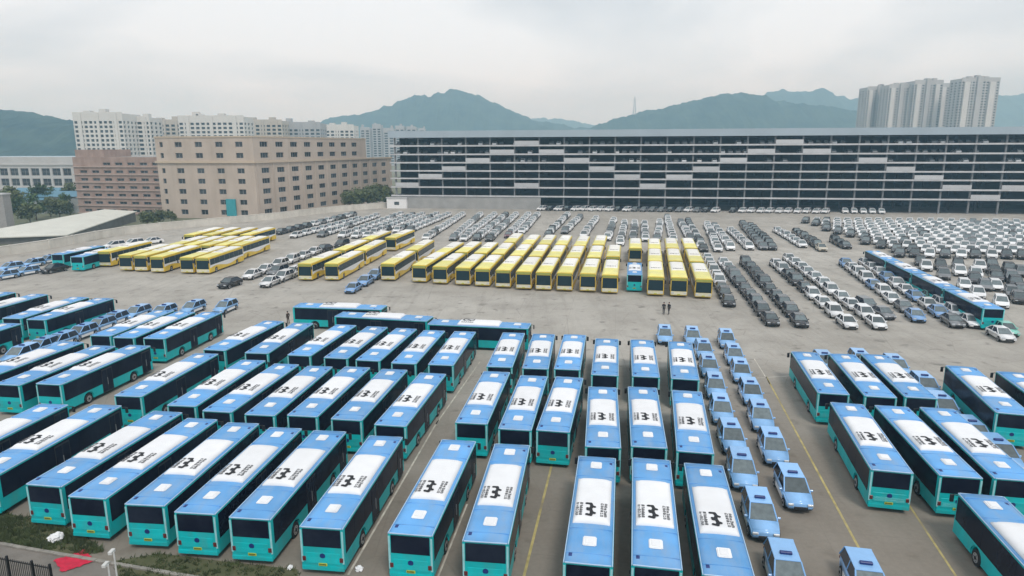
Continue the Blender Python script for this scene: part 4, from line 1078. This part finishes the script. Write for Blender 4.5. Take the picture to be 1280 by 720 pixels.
for i, (px0, px1, yy, z, dp) in enumerate([(12, 52, 250, 5.0, 9), (48, 98, 246, 6.0, 10), (14, 70, 241, 5.5, 10)]):
    p = at(px0, yy, z); q = at(px1, yy, z); wd = q.x - p.x
    r = empty('blue_shed', (p.x, p.y, 0)); tag(r, ['low blue-roofed shed nearest the trees at left', 'larger blue-roofed shed touching the brick block', 'rear blue-roofed shed below the white building'][i], 'shed')
    b = MB(); b.box(0, wd, 0, dp, 0, z); obj('wall', b.mesh('blue_shed_wall', mat('shed_wall_pale', (.35, .38, .38), .8)), r)
    b = MB(); b.prism_x([(-.5, z + .01), (dp + .5, z + .01), (dp / 2, z + 1.8)], -.4, wd + .4); obj('roof', b.mesh('blue_shed_roof', bluesheet), r)
gp = at(0, 285, 0); gpost = obj('pillar', None)
bpy.data.objects.remove(gpost)
gpl = empty('concrete_pillar', at(3, 290, 0)); tag(gpl, 'grey concrete pillar at the left photo edge by the shed', 'pillar')
b = MB(); b.box(-3.0, 1.6, 0, 3, 0, 10.5); obj('shaft', b.mesh('pillar_shaft', mat('pillar_grey', (.33, .32, .31), .9)), gpl)
b = MB(); b.box(-3.2, 1.8, -.2, 3.2, 10.5, 10.9); obj('cap', b.mesh('pillar_cap', conc), gpl)

# ------------------------------------------------------------------ trees
bark = mat('bark', (.10, .075, .05), .9, var=.2)
leafs = [mat('leaves', (.055, .095, .03), .7, var=.45, scale=.6, objrand=.2), mat('leaves_olive', (.10, .12, .045), .7, var=.4, scale=.6, objrand=.2)]
def tree_meshes(h, r, seed, m):
    rn = random.Random(seed); t = MB()
    t.cyl((0, 0, 0), (.1, 0, h * .5), .05 * h * .5, .03 * h * .5, 8)
    tips = []
    for k in range(7):
        a = k * 2.4; z0 = h * rn.uniform(.2, .45); e = Vector((math.cos(a) * r * rn.uniform(.4, .75), math.sin(a) * r * rn.uniform(.4, .75), h * rn.uniform(.4, .88)))
        t.cyl((.1 * z0 / h, 0, z0), e, .018 * h * .5, .006 * h * .5, 6); tips.append(e)
    tips.append(Vector((0, 0, h * .88)))
    c = MB(); s0 = r * .16
    for e in tips:
        for _ in range(150):
            v = Vector((rn.gauss(0, 1), rn.gauss(0, 1), rn.gauss(0, .8))).normalized() * (r * .55 * rn.uniform(.3, 1))
            p = e + v; s = s0 * rn.uniform(.6, 1.3)
            n = Vector((rn.gauss(0, 1), rn.gauss(0, 1), rn.gauss(.6, 1))).normalized(); x = n.orthogonal().normalized() * s; y = n.cross(x).normalized() * s
            c.quad([p - x * .5, p + y * .5, p + x * .9, p - y * .5])
    return t.mesh('trunk', bark), c.mesh('crown', m)
TM = [tree_meshes(7, 2.6, 1, leafs[0]), tree_meshes(8, 3.0, 2, leafs[0]), tree_meshes(6.5, 2.8, 3, leafs[1]), tree_meshes(5, 2.8, 4, leafs[1])]
TREES = [((14, 268), 2, 1.5, 'olive tree at the very left behind the pillar'), ((52, 266), 0, 1.5, 'dark tree before the nearest blue shed'), ((88, 261), 2, 1.5, 'olive tree in the gap beside the brick block'), ((72, 275), 3, 1.3, 'low olive shrub on the shed side of the trees'), ((34, 280), 3, 1.2, 'low shrub right of the concrete pillar'), ((22, 274), 0, 1.05, 'dark bushy tree nearest the left concrete pillar'), ((42, 276), 1, 1.05, 'second tree from the left pillar behind the shed'), ((60, 272), 2, 1.05, 'olive tree in the middle of the group behind the shed'),
         ((78, 268), 0, 1.05, 'dark tree behind the shed roof, fourth from the pillar'), ((97, 264), 1, 1.05, 'tree against the corner of the brick block'), ((30, 264), 2, 1.05, 'small olive tree before the blue sheds'), ((64, 262), 1, 1.05, 'dark tree touching the blue shed roofs'),
         ((436, 262), 3, 1.3, 'leftmost olive bush behind the boundary wall by the factory'), ((447, 261), 3, 1.5, 'second olive bush behind the wall by the factory'), ((459, 260), 3, 1.6, 'middle olive bush behind the wall by the factory'),
         ((470, 259.5), 3, 1.7, 'fourth olive bush behind the wall by the factory'), ((480, 259), 3, 1.6, 'olive bush nearest the white hut'),
         ((182, 284), 3, .9, 'small bush against the wall by the brick block'), ((196, 282), 3, .9, 'small bush at the foot of the tan factory corner'), ((212, 280.5), 2, .6, 'low dark bush along the wall before the factory front')]
for i, (p, k, s, lab) in enumerate(TREES):
    r = empty('tree' if 'tree' in lab else 'bush', at(*p) + Vector((0, 1.5, 0)), i * 1.3); r.scale = (s, s, s * (1 if k < 3 else .95)); tag(r, lab, 'tree' if 'tree' in lab else 'bush', 'trees and bushes behind the wall')
    obj('trunk', TM[k][0], r); obj('crown', TM[k][1], r)

# ------------------------------------------------------------------ hills
hillm = bpy.data.materials.new('forest_hill'); hillm.use_nodes = True
n = hillm.node_tree.nodes; l = hillm.node_tree.links; bs = n['Principled BSDF']; bs.inputs['Roughness'].default_value = 1; bs.inputs['Specular IOR Level'].default_value = .05
t_ = n.new('ShaderNodeTexCoord'); z1 = n.new('ShaderNodeTexNoise'); z1.inputs['Scale'].default_value = .02; z1.inputs['Detail'].default_value = 12; z1.inputs['Roughness'].default_value = .7
l.new(t_.outputs['Object'], z1.inputs['Vector']); rp = n.new('ShaderNodeValToRGB'); rp.color_ramp.elements[0].position = .35; rp.color_ramp.elements[1].position = .7
rp.color_ramp.elements[0].color = (.006, .018, .018, 1); rp.color_ramp.elements[1].color = (.05, .075, .05, 1); l.new(z1.outputs[0], rp.inputs[0]); l.new(rp.outputs[0], bs.inputs['Base Color'])
from mathutils import noise as mn
def hill(prof, d, depth, seed):
    xs = np.linspace(prof[0][0], prof[-1][0], 240); ys = np.interp(xs, [p[0] for p in prof], [p[1] for p in prof])
    k = np.array([.25, .5, .25])
    for _ in range(3): ys[1:-1] = np.convolve(ys, k, 'valid')
    rg = np.random.default_rng(int(seed)); ys = ys + rg.uniform(-.55, .55, len(ys)) + .7 * np.sin(xs * .21 + seed) * np.sin(xs * .067)
    b = MB(); ny = 26
    for i, (px, py) in enumerate(zip(xs, ys)):
        top = at_depth(px, py, d)
        for j in range(ny + 1):
            t = j / ny; y = d - depth + 2 * depth * t
            f = max(0, 1 - abs(2 * t - 1)); f = f * f * (3 - 2 * f) if f < .5 else f * f * (3 - 2 * f)
            hgt = top.z * f
            nv = mn.fractal(Vector((top.x * .006 + seed, y * .006, 0)), .9, 2.0, 6) * .16 * top.z * min(1, 4 * t * (1 - t)) * (1 - .85 * (abs(2 * t - 1) < .06))
            nv += mn.noise(Vector((top.x * .05, y * .05, seed))) * 5.0 + mn.noise(Vector((top.x * .11, y * .11, seed + 3))) * 3.0
            b.v.append((top.x + (y - d) * top.x / d * .0, y, max(-3, hgt + nv - 2)))
    for i in range(len(xs) - 1):
        for j in range(ny):
            a = i * (ny + 1) + j; b.f.append((a, a + ny + 1, a + ny + 2, a + 1)); b.m.append(0)
    tag(obj('hills', b.mesh('hills', hillm, smooth=True)), kind='structure')
hill([(-160, 128), (-40, 133), (0, 136), (40, 139), (90, 150), (120, 154), (180, 160), (260, 170)], 1250, 350, 1.0)
hill([(330, 170), (410, 150), (455, 142), (490, 132), (520, 125), (545, 119), (562, 115.5), (577, 113), (592, 117), (605, 124), (640, 143), (665, 149), (700, 156), (745, 163), (790, 170)], 2500, 550, 5.0)
hill([(600, 158), (660, 151), (690, 149), (720, 151), (760, 160)], 3900, 500, 9.0)
hill([(715, 170), (742, 157), (765, 152), (790, 145), (840, 132), (880, 121), (905, 117), (925, 119), (960, 128), (1040, 136), (1075, 146), (1110, 165)], 2100, 450, 13.0)
hill([(880, 150), (930, 130), (945, 123), (975, 114), (1005, 112), (1040, 119), (1075, 129), (1100, 134), (1160, 128), (1250, 120), (1300, 116), (1400, 120), (1500, 140)], 3000, 600, 21.0)
# pylon on the ridge
pp = at_depth(793, 142, 2080); pt = at_depth(793, 121, 2080)
py = empty('pylon', (pp.x, pp.y, pp.z - 4)); tag(py, 'slender lattice pylon standing on the hill ridge', 'pylon')
b = MB(); hh = pt.z - pp.z + 4
for sx in (-1, 1):
    for sy in (-1, 1): b.cyl((sx * 4, sy * 4, 0), (sx * .6, sy * .6, hh), .7, .4, 5)
for k in range(7):
    z = hh * k / 7; w_ = 4 - 3.4 * k / 7; z2 = hh * (k + 1) / 7; w2 = 4 - 3.4 * (k + 1) / 7
    b.cyl((-w_, -w_, z), (w2, -w2, z2), .3, n=4); b.cyl((w_, -w_, z), (-w2, -w2, z2), .3, n=4)
obj('lattice', b.mesh('pylon_lattice', steel), py)
b = MB()
for z in (.72, .85): b.cyl((-6, 0, hh * z), (6, 0, hh * z), .5, n=5)
obj('crossarm', b.mesh('pylon_arms', steel), py)

# ------------------------------------------------------------------ small things in the foreground corner
def post_fence():
    p = at(-20, 692, 1.9); q = at(64, 708, 1.9); p.z = q.z = 0; d = q - p; a = math.atan2(d.y, d.x); ln = d.length
    r = empty('metal_fence', p, a); tag(r, 'dark metal bar fence in the bottom left corner', 'fence')
    b = MB(); b.box(0, ln, -.02, .02, 0, .05); rail = b.mesh('rail', blackmetal)
    for z in (.2, 1.75): obj('rail', rail, r, (0, 0, z))
    b = MB(); b.box(-.012, .012, -.012, .012, .1, 1.85); bar = b.mesh('bar', blackmetal)
    k = 0.06
    while k < ln: obj('bar', bar, r, (k, .035, 0)); k += .13
    b = MB(); b.box(-.05, .05, -.05, .05, 0, 2.1); pm_ = b.mesh('post', blackmetal, .01, 1)
    for u in (0, ln * .37, ln * .74, ln): obj('post', pm_, r, (u, -.08, 0))
post_fence()
rc = MB(); ctr = at(93, 702); nx_, ny_ = 18, 12; e1 = (at(112, 693) - at(72, 707)); e2 = (at(100, 711) - at(86, 693)) * .8; rn = random.Random(2)
for i in range(nx_ + 1):
    for j in range(ny_ + 1):
        p = ctr + e1 * (i / nx_ - .5) + e2 * (j / ny_ - .5)
        rc.v.append((p.x + rn.uniform(-.05, .05), p.y + rn.uniform(-.05, .05), .05 + .10 * abs(mn.noise(p * 2.2)) + .14 * max(0, mn.noise(p * .9 + Vector((3, 1, 0))))))
for i in range(nx_):
    for j in range(ny_): a = i * (ny_ + 1) + j; rc.f.append((a, a + 1, a + ny_ + 2, a + ny_ + 1)); rc.m.append(0)
tag(obj('red_cloth', rc.mesh('red_cloth', mat('red_fabric', (.55, .015, .05), .7, var=.15), smooth=True)), 'crumpled crimson sheet lying across the kerb', 'sheet')
postgrey = mat('weathered_white', (.55, .55, .53), .6, var=.12, scale=4)
def cam_post(px, py, zt, lab, arm):
    p = at(px, py, zt); r = empty('camera_post', (p.x, p.y, 0)); tag(r, lab, 'post')
    b = MB(); b.cyl((0, 0, 0), (0, 0, zt), .05, .04, 10); obj('pole', b.mesh('pole', postgrey), r)
    b = MB(); b.cyl((0, 0, 0), (0, 0, .05), .14, n=12); obj('base_plate', b.mesh('base_plate', steel), r)
    b = MB(); b.box(-.10, .10, -.18, .22, -.09, .09, 0); b.cyl((0, .22, 0), (0, .27, 0), .06, n=10, mi=1); obj('head', b.mesh('camera_head', [postgrey, dark], .02, 1), r, (arm, 0, zt))
    b = MB(); b.cyl((0, 0, zt - .12), (arm, 0, zt - .05), .025, n=8); obj('bracket', b.mesh('bracket', postgrey), r)
cam_post(142, 690, 2.3, 'taller white post with a boxy head beside the red sheet', -.12)
cam_post(135, 706, 1.9, 'shorter white post with a boxy head near the bottom edge', -.15)
def sack(px, py, s, lab, seed):
    p = at(px, py); bm = bmesh.new(); bmesh.ops.create_icosphere(bm, subdivisions=3, radius=s)
    for v in bm.verts:
        v.co += v.normal * mn.noise(v.co * (2.2 / s) + Vector((seed, 0, 0))) * s * .5
        v.co.z = max(-s * .55, v.co.z * .8)
    me = bpy.data.meshes.new('sack'); bm.to_mesh(me); bm.free(); me.materials.append(coverwhite)
    tag(obj('sack', me, None, (p.x, p.y, s * .55)), lab, 'sack')
sack(71, 676, .38, 'crumpled white bag lying on the grass by the kerb', 1)
sack(449, 713, .20, 'small white bag on the concrete by the painted line', 4)
sack(363, 711, .15, 'tiny white bag on the ground before the bus rears', 7)

# ------------------------------------------------------------------ people
skin = mat('skin', (.42, .26, .19), .6, var=.05); cloth_k = mat('dark_clothes', (.016, .016, .02), .8, var=.2)
def person(px, py, face, label, stride=.12, dark_=cloth_k, seed=0):
    p = at(px, py); rn = random.Random(seed)
    V = dict(pel=(0, 0, .95), sp=(0, .01, 1.2), ch=(0, 0, 1.38), nk=(0, .01, 1.5), hd0=(0, .03, 1.58), hd1=(0, .03, 1.72),
             hl=(-.1, 0, .9), kl=(-.11, stride * .7, .5), al=(-.11, stride, .09), tl=(-.12, stride + .16, .04),
             hr=(.1, 0, .9), kr=(.11, -stride * .2, .5), ar=(.11, -stride, .09), tr=(.12, -stride + .16, .04),
             sl=(-.2, 0, 1.42), el=(-.26, -.05, 1.14), wl=(-.25, .06, .9), fl=(-.25, .09, .8), sr=(.2, 0, 1.42), er=(.26, -.04, 1.14), wr=(.24, .1, .92), fr=(.24, .13, .82))
    E_ = [('pel', 'sp'), ('sp', 'ch'), ('ch', 'nk'), ('nk', 'hd0'), ('hd0', 'hd1'), ('pel', 'hl'), ('hl', 'kl'), ('kl', 'al'), ('al', 'tl'), ('pel', 'hr'), ('hr', 'kr'), ('kr', 'ar'), ('ar', 'tr'),
          ('ch', 'sl'), ('sl', 'el'), ('el', 'wl'), ('wl', 'fl'), ('ch', 'sr'), ('sr', 'er'), ('er', 'wr'), ('wr', 'fr')]
    rad = dict(pel=.14, sp=.13, ch=.15, nk=.06, hd0=.085, hd1=.085, hl=.09, kl=.065, al=.045, tl=.04, hr=.09, kr=.065, ar=.045, tr=.04, sl=.07, el=.05, wl=.035, fl=.035, sr=.07, er=.05, wr=.035, fr=.035)
    names = list(V); idx = {k: i for i, k in enumerate(names)}
    me = bpy.data.meshes.new('person'); me.from_pydata([V[k] for k in names], [(idx[a], idx[b_]) for a, b_ in E_], [])
    o = bpy.data.objects.new('tmp', me); C.objects.link(o)
    sk = o.modifiers.new('skin', 'SKIN'); o.modifiers.new('sub', 'SUBSURF').levels = 1
    for i, k in enumerate(names): r_ = rad[k]; me.skin_vertices[0].data[i].radius = (r_, r_ * (.8 if k in ('pel', 'sp', 'ch') else 1))
    me.skin_vertices[0].data[0].use_root = True
    dg = bpy.context.evaluated_depsgraph_get(); ev = o.evaluated_get(dg); nm = bpy.data.meshes.new_from_object(ev)
    bpy.data.objects.remove(o)
    nm.materials.clear(); nm.materials.append(dark_); nm.materials.append(skin)
    for f in nm.polygons:
        z = f.center.z; f.material_index = 1 if z > 1.5 or (z < .9 and abs(f.center.x) > .19) else 0; f.use_smooth = True
    r = obj('person', nm, None, p, face); tag(r, label, 'person')
    hb = MB(); 
    bm = bmesh.new(); bmesh.ops.create_uvsphere(bm, u_segments=12, v_segments=8, radius=.105)
    for v in bm.verts:
        if v.co.y > .03 and v.co.z < .03: v.co.y = .03
    me2 = bpy.data.meshes.new('hair'); bm.to_mesh(me2); bm.free(); me2.materials.append(ink); obj('hair', me2, r, (0, .015, 1.70))
person(829.5, 393, 2.6, 'person in dark clothes, left of the pair on the open concrete', .14, seed=1)
person(836, 393, 2.2, 'person in dark clothes, right of the pair on the open concrete', .2, seed=2)
person(360.5, 405, 1.0, 'person in dark brown standing behind the slanted bus row', .06, mat('brown_clothes', (.06, .035, .025), .8), seed=3)

# ------------------------------------------------------------------ haze
hz = bpy.data.materials.new('haze'); hz.use_nodes = True; n = hz.node_tree.nodes; n.clear()
ho = n.new('ShaderNodeOutputMaterial'); pv = n.new('ShaderNodeVolumePrincipled')
pv.inputs['Color'].default_value = (.47, .78, 1.0, 1); pv.inputs['Absorption Color'].default_value = (1, 1, 1, 1); pv.inputs['Density'].default_value = .00038; pv.inputs['Anisotropy'].default_value = 0.0
hz.node_tree.links.new(pv.outputs[0], ho.inputs['Volume'])
b = MB(); b.box(-4900, 4900, -60, 4900, -6, 330)
tag(obj('haze', b.mesh('haze', hz)), 'pale blue haze over the yard and hills', 'haze', kind='stuff')
